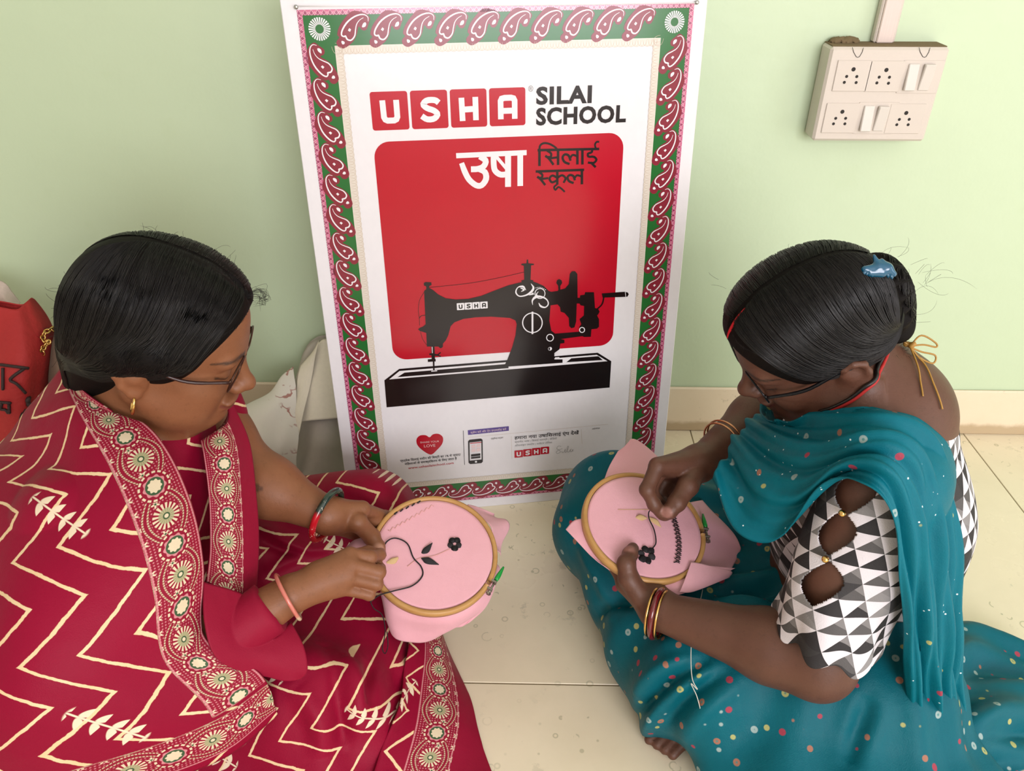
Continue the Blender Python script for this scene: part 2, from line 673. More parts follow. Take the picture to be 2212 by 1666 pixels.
T = 0.06
struct(MB().box(((X0 + X1) / 2, Y1 + T, ZT / 2), ((X1 - X0) / 2 + 2 * T, T, ZT / 2)).build('wall_front', M_WALL, None, False))
struct(MB().box((X0 - T, (Y0 + Y1) / 2, ZT / 2), (T, (Y1 - Y0) / 2, ZT / 2)).build('wall_left', M_WALL2, None, False))
w = MB()  # right wall with the open doorway y -0.6..0.6, z 0..2.1
w.box((X1 + T, (0.6 + Y1) / 2, ZT / 2), (T, (Y1 - 0.6) / 2, ZT / 2))
w.box((X1 + T, (Y0 - 0.6) / 2, ZT / 2), (T, (-0.6 - Y0) / 2, ZT / 2))
w.box((X1 + T, 0.0, 2.4), (T, 0.6, 0.3))
struct(w.build('wall_right', M_WALL2, None, False))
w = MB()  # rear wall with the wide window x 0.13..2.03, z 0.76..2.22
w.box(((X0 + 0.13) / 2, Y0 - T, ZT / 2), ((0.13 - X0) / 2, T, ZT / 2))
w.box(((X1 + 2.03) / 2, Y0 - T, ZT / 2), ((X1 - 2.03) / 2, T, ZT / 2))
w.box((1.08, Y0 - T, 0.38), (0.95, T, 0.38))
w.box((1.08, Y0 - T, 2.46), (0.95, T, 0.24))
struct(w.build('wall_back', M_WALL2, None, False))
struct(MB().box(((X0 + X1) / 2, (Y0 + Y1) / 2, ZT + T), ((X1 - X0) / 2, (Y1 - Y0) / 2, T)).build('ceiling', M_CEIL, None, False))
w = MB()
for zz in (0.78, 2.20): w.box((1.08, Y0 - 0.06, zz), (0.95, 0.03, 0.02))
for xx in (0.15, 0.77, 1.39, 2.01): w.box((xx, Y0 - 0.06, 1.49), (0.02, 0.03, 0.69))
struct(w.build('window_1', M_WOODW, None, False))
w = MB()
for yy in (-0.62, 0.62): w.box((X1 + 0.05, yy, 1.05), (0.05, 0.02, 1.05))
w.box((X1 + 0.05, 0.0, 2.12), (0.05, 0.64, 0.02))
struct(w.build('door_1', M_WOODW, None, False))
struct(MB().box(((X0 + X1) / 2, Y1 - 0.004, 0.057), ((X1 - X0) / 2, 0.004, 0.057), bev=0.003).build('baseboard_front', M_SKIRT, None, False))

# ================================================================== POSTER BOARD
_a, _b = math.radians(9), math.radians(5)
PO = np.array([0.272, 1.191, 0.0])
PUv = np.array([math.cos(_a), math.sin(_a), 0])
_n0 = np.array([-math.sin(_a), math.cos(_a), 0])
PVv = np.array([0, 0, math.cos(_b)]) + _n0 * math.sin(_b)
PN = -np.cross(PUv, PVv) * -1.0
if PN[1] > 0: PN = -PN


def PW(u, v, o=0.0): return PO + u * PUv + v * PVv + o * PN


def PU(px, py):
    r = ray(px, py); n = PN
    q = CAM + r * (((PO - CAM) @ n) / (r @ n)) - PO
    return (q @ PUv, q @ PVv)


def crop(ox, oy, s): return lambda L: [PU(ox + x / s, oy + y / s) for x, y in L]


def ink(name, c, rough=0.30):
    return plain(name, c, rough, var=0.03, nscale=60, coat=0.7, spec=0.08)


I_WHITE = ink('print_white', (0.80, 0.78, 0.80, 1))
I_RED = ink('print_red', (0.47, 0.005, 0.020, 1))
I_BLACK = ink('print_black', (0.010, 0.005, 0.005, 1))
I_GREEN = ink('print_green', (0.02, 0.145, 0.03, 1))
I_MAROON = ink('print_maroon', (0.24, 0.022, 0.04, 1))
I_CREAM = ink('print_cream', (0.74, 0.68, 0.60, 1))
I_TAN = ink('print_tan', (0.58, 0.47, 0.36, 1))
I_PURPLE = ink('print_purple', (0.10, 0.06, 0.26, 1))
I_GREY = ink('print_grey', (0.25, 0.25, 0.25, 1))
I_PALE = ink('print_pale_pink', (0.80, 0.62, 0.62, 1))


def m_zig():
    m, b = start('print_zigzag_band')
    u, v, _ = sep(attr('UVMap').outputs['Vector'])
    t = xabs(xmod(u / 0.0085, 1.0) - 0.5) * 2.0
    a = xstep(xabs(v - t) - 0.10, 0.05)
    t2 = xabs(xmod(u / 0.0085 + 0.5, 1.0) - 0.5) * 2.0
    b2 = xstep(xabs(v - t2 * 0.6) - 0.07, 0.05)
    c = mix(xstep(v - t, 0.04), (0.55, 0.10, 0.22, 1), (0.30, 0.012, 0.09, 1))
    c = mix(xmax(a, b2) * 0.75, c, (0.75, 0.42, 0.50, 1))
    setc(b, c); b.inputs['Roughness'].default_value = 0.30; b.inputs['Coat Weight'].default_value = 0.9; b.inputs['Coat Roughness'].default_value = 0.15
    return m


I_ZIG = m_zig()
poster = empty('poster_board', PW(-0.305, 0))
tag(poster, 'tall white printed poster board with green paisley border and red sewing machine picture', 'poster')
R3 = np.stack([PUv, PN, PVv], 1)
MB().box(PW(-0.305, 0.4575, -0.004), (0.305, 0.004, 0.4575), R3, bev=0.001).build('board', I_WHITE, poster, False)
# hidden easel leg that keeps the board upright
MB().box(PW(-0.31, 0.30, -0.055), (0.03, 0.004, 0.31), R3 @ np.array(Matrix.Rotation(math.radians(-9), 3, 'X'))).build('easel_leg', plain('card_brown', (0.3, 0.22, 0.13, 1), 0.8), poster, False)
LAY = 0.00022


def flat(name, loops, m, layer, parent=None):
    """filled print shape(s) on the poster from closed uv loops (even-odd holes)"""
    cu = bpy.data.curves.new(name, 'CURVE'); cu.dimensions = '2D'; cu.fill_mode = 'BOTH'
    for L in loops:
        s = cu.splines.new('POLY'); s.points.add(len(L) - 1)
        for i, p in enumerate(L): s.points[i].co = (p[0], p[1], 0, 1)
        s.use_cyclic_u = True
    o = bpy.data.objects.new(name, cu); col.objects.link(o)
    dg = bpy.context.evaluated_depsgraph_get()
    me = bpy.data.meshes.new_from_object(o.evaluated_get(dg))
    bpy.data.objects.remove(o); bpy.data.curves.remove(cu)
    return place(name, me, m, layer, parent)


def place(name, me, m, layer, parent=None):
    V = np.array([v.co[:] for v in me.vertices]).reshape(-1, 3)
    if len(V):
        Wp = PO + V[:, :1] * PUv + V[:, 1:2] * PVv + PN * (LAY * layer) + V[:, 2:3] * PN
        me.vertices.foreach_set('co', Wp.astype(np.float32).ravel())
    me.materials.clear(); me.name = name; me.update()
    return link(name, me, m, parent or poster, False)


def rect(u0, v0, u1, v1): return [(u0, v0), (u1, v0), (u1, v1), (u0, v1)]


def rrect(u0, v0, u1, v1, r, n=8):
    L = []
    for cx, cy, a0 in ((u1 - r, v1 - r, 0), (u0 + r, v1 - r, 90), (u0 + r, v0 + r, 180), (u1 - r, v0 + r, 270)):
        for k in range(n + 1):
            t = math.radians(a0 + 90 * k / n); L.append((cx + r * math.cos(t), cy + r * math.sin(t)))
    return L


def circ(cx, cy, r, n=28): return [(cx + r * math.cos(2 * math.pi * k / n), cy + r * math.sin(2 * math.pi * k / n)) for k in range(n)]


def stroke(pts, w, closed=False):
    """polyline thickened to one loop; w scalar or (w0,w1) taper"""
    p = np.asarray(pts, float); n = len(p)
    ws = np.full(n, w) if np.isscalar(w) else np.interp(np.linspace(0, 1, n), np.linspace(0, 1, len(w)), w)
    L, Rr = [], []
    for i in range(n):
        a = p[max(i - 1, 0)]; b = p[min(i + 1, n - 1)]
        t1 = nrm(p[i] - a) if i > 0 else nrm(b - p[i]); t2 = nrm(b - p[i]) if i < n - 1 else t1
        t = t1 + t2
        t = nrm(t) if np.linalg.norm(t) > 1e-6 else t1
        k = max(0.5, abs(t @ t1))
        nn = np.array([-t[1], t[0]]) * ws[i] / 2 / k
        L.append(tuple(p[i] + nn)); Rr.append(tuple(p[i] - nn))
    return L + Rr[::-1]


class Multi:
    """several strokes merged into one flat print mesh (overlaps allowed)"""
    def __init__(s): s.V = []; s.F = []

    def strip(s, pts, w):
        lp = stroke(pts, w); n = len(lp) // 2; b = len(s.V)
        s.V += [(x, y, 9e-6 * (len(s.F) % 14)) for x, y in lp]
        for i in range(n - 1): s.F.append((b + i, b + i + 1, b + 2 * n - 2 - i, b + 2 * n - 1 - i))
        return s

    def poly(s, L):
        b = len(s.V); s.V += [(x, y, 9e-6 * (len(s.F) % 14)) for x, y in L]; s.F.append(tuple(range(b, b + len(L)))); return s

    def each(s, name, m, layer):
        for f in s.F: pass
        comp = list(range(len(s.F)))
        own = {}
        for i, f in enumerate(s.F):
            k = next((own[v] for v in f if v in own), i)
            for v in f: own[v] = k
            comp[i] = k
        for k in sorted(set(comp)):
            fs = [f for f, c in zip(s.F, comp) if c == k]; ix = sorted({v for f in fs for v in f}); mp = {v: i for i, v in enumerate(ix)}
            place(name, pmesh(name, [s.V[v] for v in ix], [tuple(mp[v] for v in f) for f in fs]), m, layer)

    def done(s, name, m, layer, parent=None): return place(name, pmesh(name, s.V, s.F), m, layer, parent)


def text(name, body, u0, v0, u1, h, m, layer, bold=0.0, rot=0.0):
    """lettering fitted to [u0,u1], cap height h, baseline v0"""
    cu = bpy.data.curves.new(name, 'FONT'); cu.body = body; cu.size = 1.0; cu.offset = bold; cu.resolution_u = 3; cu.space_character = 1.08 if bold > .03 else 1.0
    o = bpy.data.objects.new(name, cu); col.objects.link(o)
    dg = bpy.context.evaluated_depsgraph_get()
    me = bpy.data.meshes.new_from_object(o.evaluated_get(dg))
    bpy.data.objects.remove(o); bpy.data.curves.remove(cu)
    V = np.array([v.co[:] for v in me.vertices]).reshape(-1, 3)
    if len(V) == 0: return None
    x0, x1 = V[:, 0].min(), V[:, 0].max()
    V[:, 0] = (V[:, 0] - x0) / (x1 - x0) * (u1 - u0)
    V[:, 1] = V[:, 1] * h / 0.727
    c, s = math.cos(rot), math.sin(rot)
    V = np.stack([u0 + V[:, 0] * c - V[:, 1] * s, v0 + V[:, 0] * s + V[:, 1] * c, V[:, 2] * 0], 1)
    me.vertices.foreach_set('co', V.astype(np.float32).ravel())
    return place(name, me, m, layer)


# ---- border
PL, PR, PB, PT = -0.589, -0.020, 0.021, 0.8775
flat('green_border', [rect(PL + .007, PB + .006, PR - .007, PT - .007), rect(-0.543, 0.062, -0.067, 0.831)], I_GREEN, 2)
for nm, (a, b2, c2, d2, L) in {'top': (PL, PT - .007, PR, PT, 'h'), 'bottom': (PL, PB, PR, PB + .006, 'h'), 'left': (PL, PB + .006, PL + .007, PT - .007, 'v'), 'right': (PR - .007, PB + .006, PR, PT - .007, 'v')}.items():
    me = pmesh('zigzag_band', [(x, y, 0) for x, y in rect(a, b2, c2, d2)], [(0, 1, 2, 3)])
    if L == 'h': uv = np.array([(a, 0), (c2, 0), (c2, 1), (a, 1)])
    else: uv = np.array([(b2, 0), (b2, 1), (d2, 1), (d2, 0)])
    uvset(me, uv); place('zigzag_band', me, I_ZIG, 3)
flat('lace_ground', [rect(-0.543, 0.062, -0.067, 0.831), rect(-0.532, 0.073, -0.078, 0.820)], I_CREAM, 2)
lace = Multi()
for k in range(58):
    for side in (0, 1):
        u = -0.5395 + k * (0.469 / 57)
        base, sg = ((0.831, -1), (0.062, 1))[side]
        lace.strip([(u + 0.0075 * math.cos(t), base + sg * (0.001 + 0.0105 * abs(math.sin(t)))) for t in np.linspace(0, math.pi, 9)], 0.0004)
        lace.strip([(u + 0.003 * math.cos(t), base + sg * (0.001 + 0.0095 * abs(math.sin(t)))) for t in np.linspace(0, math.pi, 7)], 0.0003)
for k in range(94):
    for side in (0, 1):
        v = 0.066 + k * (0.761 / 93)
        base, sg = ((-0.543, 1), (-0.067, -1))[side]
        lace.strip([(base + sg * (0.001 + 0.0105 * abs(math.sin(t))), v + 0.0075 * math.cos(t)) for t in np.linspace(0, math.pi, 9)], 0.0004)
        lace.strip([(base + sg * (0.001 + 0.0095 * abs(math.sin(t))), v + 0.003 * math.cos(t)) for t in np.linspace(0, math.pi, 7)], 0.0003)
lace.done('lace_edging', I_TAN, 3)

# paisley motif traced once (x along the run, y across), drawn around the border
_pc = lambda L: [((x - 510) / 4.165 / 1.32, -(y - 225) / 4.165 / 1.32) for x, y in L]   # ~ mm
body_o = spline(_pc([(430, 95), (470, 62), (500, 80), (535, 110), (530, 140), (505, 155), (550, 185), (590, 230), (612, 300), (590, 335), (560, 335), (540, 308), (520, 315), (480, 290), (440, 240), (405, 170)]), 60, True)
white = [spline(_pc([(485, 68), (455, 62), (430, 90), (428, 150), (452, 220), (495, 275), (530, 295), (545, 280), (545, 268), (570, 262), (582, 235), (560, 200), (520, 180), (485, 160), (462, 130), (452, 95)]), 44)]
heart = spline(_pc([(480, 85), (500, 82), (520, 100), (520, 130), (508, 130), (485, 110)]), 20, True)
body_o = np.asarray(body_o); body_o = body_o.mean(0) + (body_o - body_o.mean(0)) * np.array([1.14, 1.10])
heart = np.asarray(heart); heart = heart.mean(0) + (heart - heart.mean(0)) * .72
dot1 = _pc([(497, 222), (510, 212), (524, 225), (511, 238)])
drop = spline(_pc([(580, 285), (598, 290), (600, 310), (582, 316), (565, 308)]), 16, True)
drop = np.asarray(drop); drop = drop.mean(0) + (drop - drop.mean(0)) * .75
blobs, whites = Multi(), Multi()


def paisley(cu_, cv_, ang, flip, sc=0.001):
    c, s = math.cos(ang), math.sin(ang)
    def T_(L):
        o = []
        for x, y in L:
            x = x * (-1 if flip else 1)
            o.append((cu_ + sc * (x * c - y * s), cv_ + sc * (x * s + y * c)))
        return o
    blobs.poly(T_(body_o))
    whites.strip(T_(white[0]), [0.0006, 0.0016, 0.0022, 0.0018, 0.0022, 0.0018, 0.0012, 0.0006])
    whites.poly(T_(heart)); whites.poly(T_(dot1)); whites.poly(T_(drop))


for k in range(17):
    paisley(-0.563, 0.8035 - 0.0455 * k, 0, False)
    paisley(-0.0465, 0.8035 - 0.0455 * k, 0, True)
for k in range(10):
    paisley(-0.520 + 0.0459 * k, 0.851, math.radians(-78), False)
    paisley(-0.529 + 0.0459 * k, 0.043, math.radians(82), False)
blobs.done('paisley_ground', I_MAROON, 3)
whites.done('paisley_outline', I_WHITE, 4)
for cx, cy in ((-0.561, 0.853), (-0.048, 0.852), (-0.561, 0.043), (-0.048, 0.043)):
    fl_ = Multi()
    for k in range(26):
        t = 2 * math.pi * k / 26
        fl_.strip([(cx + r * math.cos(t), cy + r * math.sin(t)) for r in (0.0058, 0.0150)], [0.0010, 0.0022])
    fl_.done('corner_flower', I_WHITE, 4)

# ---- logo squares and letters
LET = {'U': [[(.32, .22), (.33, .66), (.36, .72), (.42, .75), (.60, .75), (.66, .72), (.69, .66), (.69, .22)]],
       'S': [[(p[0], p[1]) for p in spline([(.76, .33), (.66, .26), (.45, .26), (.34, .36), (.44, .46), (.62, .53), (.71, .63), (.61, .74), (.42, .75), (.28, .66)], 26)]],
       'H': [[(.31, .22), (.32, .83)], [(.69, .21), (.69, .82)], [(.31, .53), (.69, .52)]],
       'A': [[(.31, .82), (.31, .34), (.34, .28), (.42, .26), (.60, .26), (.67, .28), (.70, .34), (.70, .82)], [(.31, .60), (.70, .60)]]}


def usha(u0, v0, size, pitch, m_box, m_let, layer, r=0.07, slope=0.0):
    for k, ch in enumerate('USHA'):
        a = u0 + k * pitch; vv = v0 + slope * k
        Multi().poly(rrect(a, vv, a + size, vv + size, size * r, 4)).done('logo_square', m_box, layer)
        lt = Multi()
        for st in LET[ch]: lt.strip([(a + x * size, vv + (1 - y) * size) for x, y in st], size * 0.155)
        lt.done('logo_letter', m_let, layer + 1)


usha(-0.5005, 0.7135, 0.0545, 0.0585, I_RED, I_WHITE, 2)
text('registered_mark', '\u00ae', -0.266, 0.7615, -0.2585, 0.0085, I_GREY, 2)
text('lettering_silai', 'SILAI', -0.254, 0.7435, -0.1685, 0.0245, I_BLACK, 2, bold=0.038)
text('lettering_school', 'SCHOOL', -0.254, 0.7135, -0.1135, 0.0245, I_BLACK, 2, bold=0.038)

# ---- red panel with hindi lettering
flat('red_panel', [rrect(-0.502, 0.331, -0.115, 0.697, 0.024)], I_RED, 2)
hc = crop(780, 160, 3.687)
K = 1 / 3.687 / 1.42 * 0.001
hw = Multi()
def hs(mu, pts, w, n=0):
    p = hc(pts)
    if n: p = [tuple(q) for q in spline(p, n)]
    mu.strip(p, [x * K * 1.02 for x in w] if isinstance(w, list) else w * K * 1.02)
hs(hw, [(757, 650), (1318, 625)], 40)
hs(hw, [(945, 655), (992, 690), (975, 735), (930, 755), (875, 758)], 46, 14)
hs(hw, [(930, 755), (985, 780), (995, 835), (960, 885), (915, 885), (860, 840), (825, 775), (800, 708)], [40, 46, 48, 46, 46, 46, 46, 40], 22)
hs(hw, [(1170, 630), (1170, 898)], 48)
hs(hw, [(1267, 620), (1267, 891)], 46)
hs(hw, [(1055, 640), (1056, 720), (1068, 770), (1110, 800), (1165, 797)], 46, 14)
hs(hw, [(1075, 655), (1155, 750)], 26)
hw.done('hindi_title', I_WHITE, 3)
hb = Multi()
S_ = 21
hs(hb, [(1405, 606), (1896, 596)], 20)
hs(hb, [(1420, 606), (1420, 732)], S_)
hs(hb, [(1420, 606), (1425, 570), (1455, 550), (1500, 556), (1545, 582), (1562, 603)], 16, 14)
hs(hb, [(1568, 602), (1568, 724)], S_)
hs(hb, [(1480, 608), (1512, 632), (1508, 660), (1470, 658)], 18, 10)
hs(hb, [(1466, 650), (1495, 672), (1532, 722)], 19, 8)
hs(hb, [(1500, 672), (1568, 662)], 17)
hs(hb, [(1660, 716), (1620, 700), (1604, 665), (1622, 640), (1652, 648), (1668, 690)], 19, 14)
hs(hb, [(1664, 670), (1685, 644), (1722, 655)], 17, 8)
hs(hb, [(1722, 600), (1722, 720)], S_)
hs(hb, [(1762, 598), (1762, 720)], S_)
hs(hb, [(1840, 598), (1836, 622), (1806, 634), (1812, 658), (1852, 658), (1874, 682), (1850, 708), (1806, 704)], 18, 18)
hs(hb, [(1828, 702), (1868, 742)], 19)
hs(hb, [(1870, 596), (1862, 562), (1876, 540), (1896, 540)], 15, 10)
hs(hb, [(1390, 776), (1776, 762)], 20)
hs(hb, [(1410, 776), (1442, 800), (1436, 826), (1404, 822)], 18, 10)
hs(hb, [(1402, 816), (1430, 838), (1466, 884)], 19, 8)
hs(hb, [(1436, 836), (1490, 828)], 17)
hs(hb, [(1562, 768), (1562, 880)], S_)
hs(hb, [(1562, 826), (1524, 808), (1500, 832), (1520, 862), (1560, 846)], 18, 14)
hs(hb, [(1562, 826), (1600, 806), (1628, 830), (1612, 866)], 18, 12)
hs(hb, [(1562, 876), (1536, 900), (1548, 922), (1568, 900), (1590, 908), (1622, 938)], 15, 14)
hs(hb, [(1692, 868), (1655, 852), (1644, 822), (1662, 804), (1690, 812), (1702, 846)], 19, 14)
hs(hb, [(1698, 830), (1720, 806), (1756, 815)], 17, 8)
hs(hb, [(1758, 764), (1758, 878)], S_)
hb.done('hindi_subtitle', I_BLACK, 3)

# ---- sewing machine picture
mc = crop(800, 540, 3.687)
outer = mc([(428,325),(444,312),(446,296),(440,285),(428,283),(425,262),(440,254),(485,256),(488,278),(470,286),(468,300),(500,318),(540,352),(600,383),(680,393),(780,388),(880,365),(1000,318),(1100,280),(1180,260),(1205,255),(1200,242),(1225,236),(1222,125),(1200,118),(1205,108),(1243,105),(1245,75),(1256,75),(1258,105),(1300,108),(1303,118),(1280,122),(1275,236),(1298,240),(1296,250),(1330,262),(1380,285),(1420,325),(1440,332),(1490,325),(1497,318),(1495,285),(1480,262),(1485,240),(1503,230),(1522,240),(1527,262),(1512,285),(1512,315),(1550,305),(1580,270),(1588,190),(1605,168),(1630,168),(1648,190),(1650,380),(1668,380),(1670,360),(1705,355),(1710,335),(1780,335),(1788,460),(1815,470),(1825,490),(1815,510),(1805,520),(1820,550),(1820,610),(1805,625),(1760,630),(1755,690),(1700,692),(1690,685),(1515,708),(1545,715),(1545,740),(1512,745),(1505,790),(1465,820),(1465,870),(1530,870),(1530,897),(1060,930),(1090,875),(1130,770),(1155,680),(1165,590),(1155,560),(1110,540),(960,530),(840,535),(740,548),(670,575),(640,605),(620,680),(600,720),(578,745),(578,770),(560,783),(540,768),(450,768),(445,660),(415,650),(395,645),(380,630),(395,618),(420,608),(440,590)])
hole = mc([(1435,440),(1490,432),(1510,455),(1515,490),(1545,500),(1580,540),(1583,605),(1600,622),(1625,615),(1638,570),(1643,425),(1665,425),(1675,440),(1702,445),(1700,520),(1665,550),(1680,590),(1665,610),(1660,650),(1470,665),(1440,640),(1425,560)])
flat('machine_base', [mc([(112,1038),(230,947),(1810,818),(1918,885),(1905,1095),(130,1253)])], I_BLACK, 3)
flat('machine_base_inset', [mc([(150,1030),(232,963),(1802,834),(1888,885)]), mc([(215,1012),(272,976),(1100,906),(1100,940)]), mc([(1560,893),(1600,862),(1815,845),(1850,876)])], I_WHITE, 4)
flat('machine_body', [outer, hole], I_BLACK, 5)
mk = Multi()
mk.poly(mc([(1842,345),(2025,332),(2050,338),(2057,352),(2045,372),(1850,378)]))
def ms(mu, pts, w, n=0):
    p = mc(pts)
    if n: p = [tuple(q) for q in spline(p, n)]
    mu.strip(p, [x * K for x in w] if isinstance(w, list) else w * K)
ms(mk, [(1805, 470), (1845, 430), (1860, 370)], 13, 10)
ms(mk, [(498, 768), (502, 880)], 30); ms(mk, [(470, 828), (535, 836)], 18); ms(mk, [(458, 880), (520, 876)], 26)
ms(mk, [(504, 880), (506, 966)], 14); ms(mk, [(535, 836), (560, 815)], 12); ms(mk, [(535, 836), (562, 848)], 12)
ms(mk, [(470, 298), (800, 262), (1050, 215), (1225, 175)], 4, 20)
ms(mk, [(428, 335), (392, 400), (382, 480), (390, 540), (392, 600)], 4, 16); ms(mk, [(438, 518), (405, 524), (388, 545)], 6, 8)
ms(mk, [(400, 650), (415, 705), (448, 755)], 4, 10)
mk.each('machine_fitting', I_BLACK, 5)
usha_c = mc([(690, 478)])[0]
usha(usha_c[0], usha_c[1], 0.0125, 0.0132, I_WHITE, I_BLACK, 6)
mw = Multi()
for c0, r0, w0 in (((1290, 578), 78, 10), ((1430, 697), 27, 8), ((1685, 635), 20, 8), ((1350, 345), 40, 7)):
    ms(mw, [(c0[0] + r0 * math.cos(t), c0[1] + r0 * math.sin(t)) for t in np.linspace(0, 2 * math.pi, 33)], w0)
ms(mw, [(1290, 490), (1290, 668)], 16)
ms(mw, [(1470, 858), (1504, 856)], 12); ms(mw, [(1470, 830), (1500, 815)], 10); ms(mw, [(2028, 332), (2034, 374)], 5)
ms(mw, [(485, 964), (532, 960)], 10); ms(mw, [(492, 770), (494, 820)], 6)
ms(mw, [(1238, 318), (1215, 290), (1175, 296), (1158, 335), (1185, 366), (1240, 358), (1282, 330), (1298, 298), (1278, 266)], [4, 20, 8, 12, 10, 14, 22, 18, 3], 30)
ms(mw, [(1195, 300), (1222, 315), (1200, 330)], [6, 16, 5], 10)
ms(mw, [(1300, 345), (1262, 358)], [20, 4])
ms(mw, [(1292, 436), (1290, 400), (1318, 372), (1365, 372), (1405, 395), (1416, 430), (1392, 455), (1356, 446), (1340, 420)], [3, 14, 26, 16, 10, 10, 12, 18, 4], 30)
ms(mw, [(1330, 372), (1322, 350), (1338, 330)], [16, 10, 3], 8)
for k in range(7):
    q = mc([(1318 + 12.5 * k, 300 - 10 * math.sin(math.pi * k / 6) + 2.5 * k)])[0]
    mw.poly(circ(q[0], q[1], 0.0008, 8))
q = mc([(1430, 785)])[0]
mw.strip([(q[0] + 0.0032 * math.cos(t), q[1] + 0.0032 * math.sin(t)) for t in np.linspace(0, 2 * math.pi, 21)], 0.0006)
mw.poly([(q[0] + 0.003 * math.cos(t), q[1] + 0.003 * math.sin(t)) for t in np.linspace(-math.pi / 2, math.pi / 2, 11)])
mw.each('machine_ornament', I_WHITE, 6)

# ---- lower information strip (scan codes left blank)
bc = crop(800, 880, 3.687)
flat('heart', [[tuple(p) for p in spline(bc([(472, 238), (500, 215), (545, 212), (578, 240), (572, 290), (530, 340), (482, 376), (420, 345), (375, 300), (368, 255), (395, 225), (440, 222)]), 60, True)]], I_RED, 2)
def btext(name, body, x0, y0, x1, y1, h, m, bold=0.0):
    a = bc([(x0, y0)])[0]; e = bc([(x1, y1)])[0]
    text(name, body, a[0], a[1], e[0], h, m, 3, bold, math.atan2(e[1] - a[1], e[0] - a[0]))
btext('heart_lettering', 'SHARE YOUR', 398, 286, 548, 276, 0.0038, I_PALE)
btext('heart_lettering', 'LOVE', 428, 318, 518, 312, 0.0060, I_PALE)
btext('hindi_line', '\u092a\u094d\u0930\u0924\u094d\u092f\u0947\u0915 \u093f\u0938\u0932\u093e\u0908 \u092e\u0936\u0940\u0928 \u0915\u0940 \u093f\u092c\u0915\u094d\u0930\u0940 \u0915\u093e 1% \u0938\u0947 \u091c\u094d\u092f\u093e\u0926\u093e', 238, 435, 720, 383, 0.0048, I_BLACK, 0.012)
btext('hindi_line', '\u092e\u093f\u0939\u0932\u093e\u0913\u0902 \u0915\u0947 \u0938\u0936\u0915\u094d\u0924\u093f\u0915\u0930\u0923 \u0915\u0947 \u093f\u0932\u090f \u091c\u093e\u0924\u093e \u0939\u0948', 275, 460, 690, 415, 0.0048, I_BLACK, 0.012)
btext('web_address', 'www.ushasilaischool.com', 302, 492, 664, 450, 0.0052, I_RED, 0.008)
bl = Multi()
def bs(mu, pts, w):
    mu.strip(bc(pts), w * K)
bs(bl, [(740, 185), (750, 458)], 5)
bl.done('divider_line', I_BLACK, 2)
g2 = Multi(); bs(g2, [(1122, 228), (1128, 412)], 2); bs(g2, [(1680, 175), (1686, 290)], 2); bs(g2, [(778, 240), (1890, 135)], 2); g2.done('divider_line', I_TAN, 2)
flat('purple_bar', [bc([(776, 182), (1103, 150), (1103, 186), (778, 220)])], I_PURPLE, 2)
btext('bar_lettering', '\u0938\u094d\u0915\u0948\u0928 \u0915\u0930\u0947\u0902 \u0914\u0930 \u0910\u092a \u0921\u093e\u0909\u0928\u0932\u094b\u0921 \u0915\u0930\u0947\u0902', 798, 209, 1082, 180, 0.0042, I_PALE)
flat('phone_picture', [bc([(778, 270), (790, 258), (880, 248), (894, 258), (896, 432), (884, 444), (796, 452), (782, 442)]), bc([(790, 280), (884, 270), (886, 415), (792, 425)])], I_BLACK, 2)
flat('phone_picture', [bc([(802, 374), (876, 366), (876, 384), (802, 392)]), bc([(802, 396), (876, 388), (876, 402), (802, 410)])], I_BLACK, 3)
flat('phone_picture', [bc([(805, 300), (838, 296), (838, 322), (805, 326)]), bc([(845, 295), (876, 291), (876, 316), (845, 320)]), bc([(805, 332), (838, 328), (838, 352), (805, 356)]), bc([(845, 327), (876, 323), (876, 348), (845, 352)])], I_PALE, 3)
flat('phone_picture', [bc([(794, 284), (884, 275), (884, 281), (794, 290)])], I_RED, 3)
flat('phone_picture', [circ(*bc([(841, 433)])[0], 0.0022, 14)], I_WHITE, 3)
btext('caption', '\u090f\u0902\u0921\u094d\u0930\u0949\u092f\u0921 \u0935\u0930\u094d\u091c\u0928', 960, 256, 1058, 246, 0.0034, I_BLACK)
btext('caption', '\u0906\u0908\u0913\u090f\u0938', 1765, 176, 1828, 170, 0.0030, I_BLACK)
btext('hindi_headline', '\u0939\u092e\u093e\u0930\u093e \u0928\u092f\u093e \u0909\u0937\u093e\u093f\u0938\u0932\u093e\u0908 \u0910\u092a \u0926\u0947\u0916\u0947\u0902', 1148, 256, 1660, 212, 0.0072, I_BLACK, 0.012)
btext('hindi_line', '\u0938\u094d\u0925\u093e\u0928\u0940\u092f \u092d\u093e\u0937\u093e | \u093f\u0938\u0932\u093e\u0908 \u0938\u093e\u092e\u0917\u094d\u0930\u0940 | \u0935\u0940\u093f\u0921\u092f\u094b', 1150, 284, 1485, 254, 0.0040, I_GREY)
btext('hindi_line', '\u0911\u092b\u0932\u093e\u0907\u0928 \u0909\u092a\u092f\u094b\u0917 | \u092e\u091c\u0947\u0926\u093e\u0930 \u091f\u0949\u093f\u092a\u0915', 1150, 312, 1448, 286, 0.0040, I_GREY)
q = bc([(1148, 402)])[0]
usha(q[0], q[1], 0.0162, 0.0167, I_RED, I_WHITE, 2, slope=0.0009)
sg = Multi()
for pts in ([(1520, 312), (1498, 308), (1484, 328), (1506, 342), (1512, 358), (1490, 368), (1480, 356), (1500, 340), (1530, 328)], [(1524, 348), (1530, 362), (1545, 350), (1552, 330), (1550, 358), (1562, 352), (1578, 318), (1572, 310), (1566, 345), (1578, 356), (1592, 340), (1600, 330), (1590, 350), (1604, 352), (1612, 334), (1612, 352)]):
    sg.strip([tuple(p) for p in spline(bc(pts), 40)], 0.0006)
sg.done('signature_lettering', I_GREY, 2)

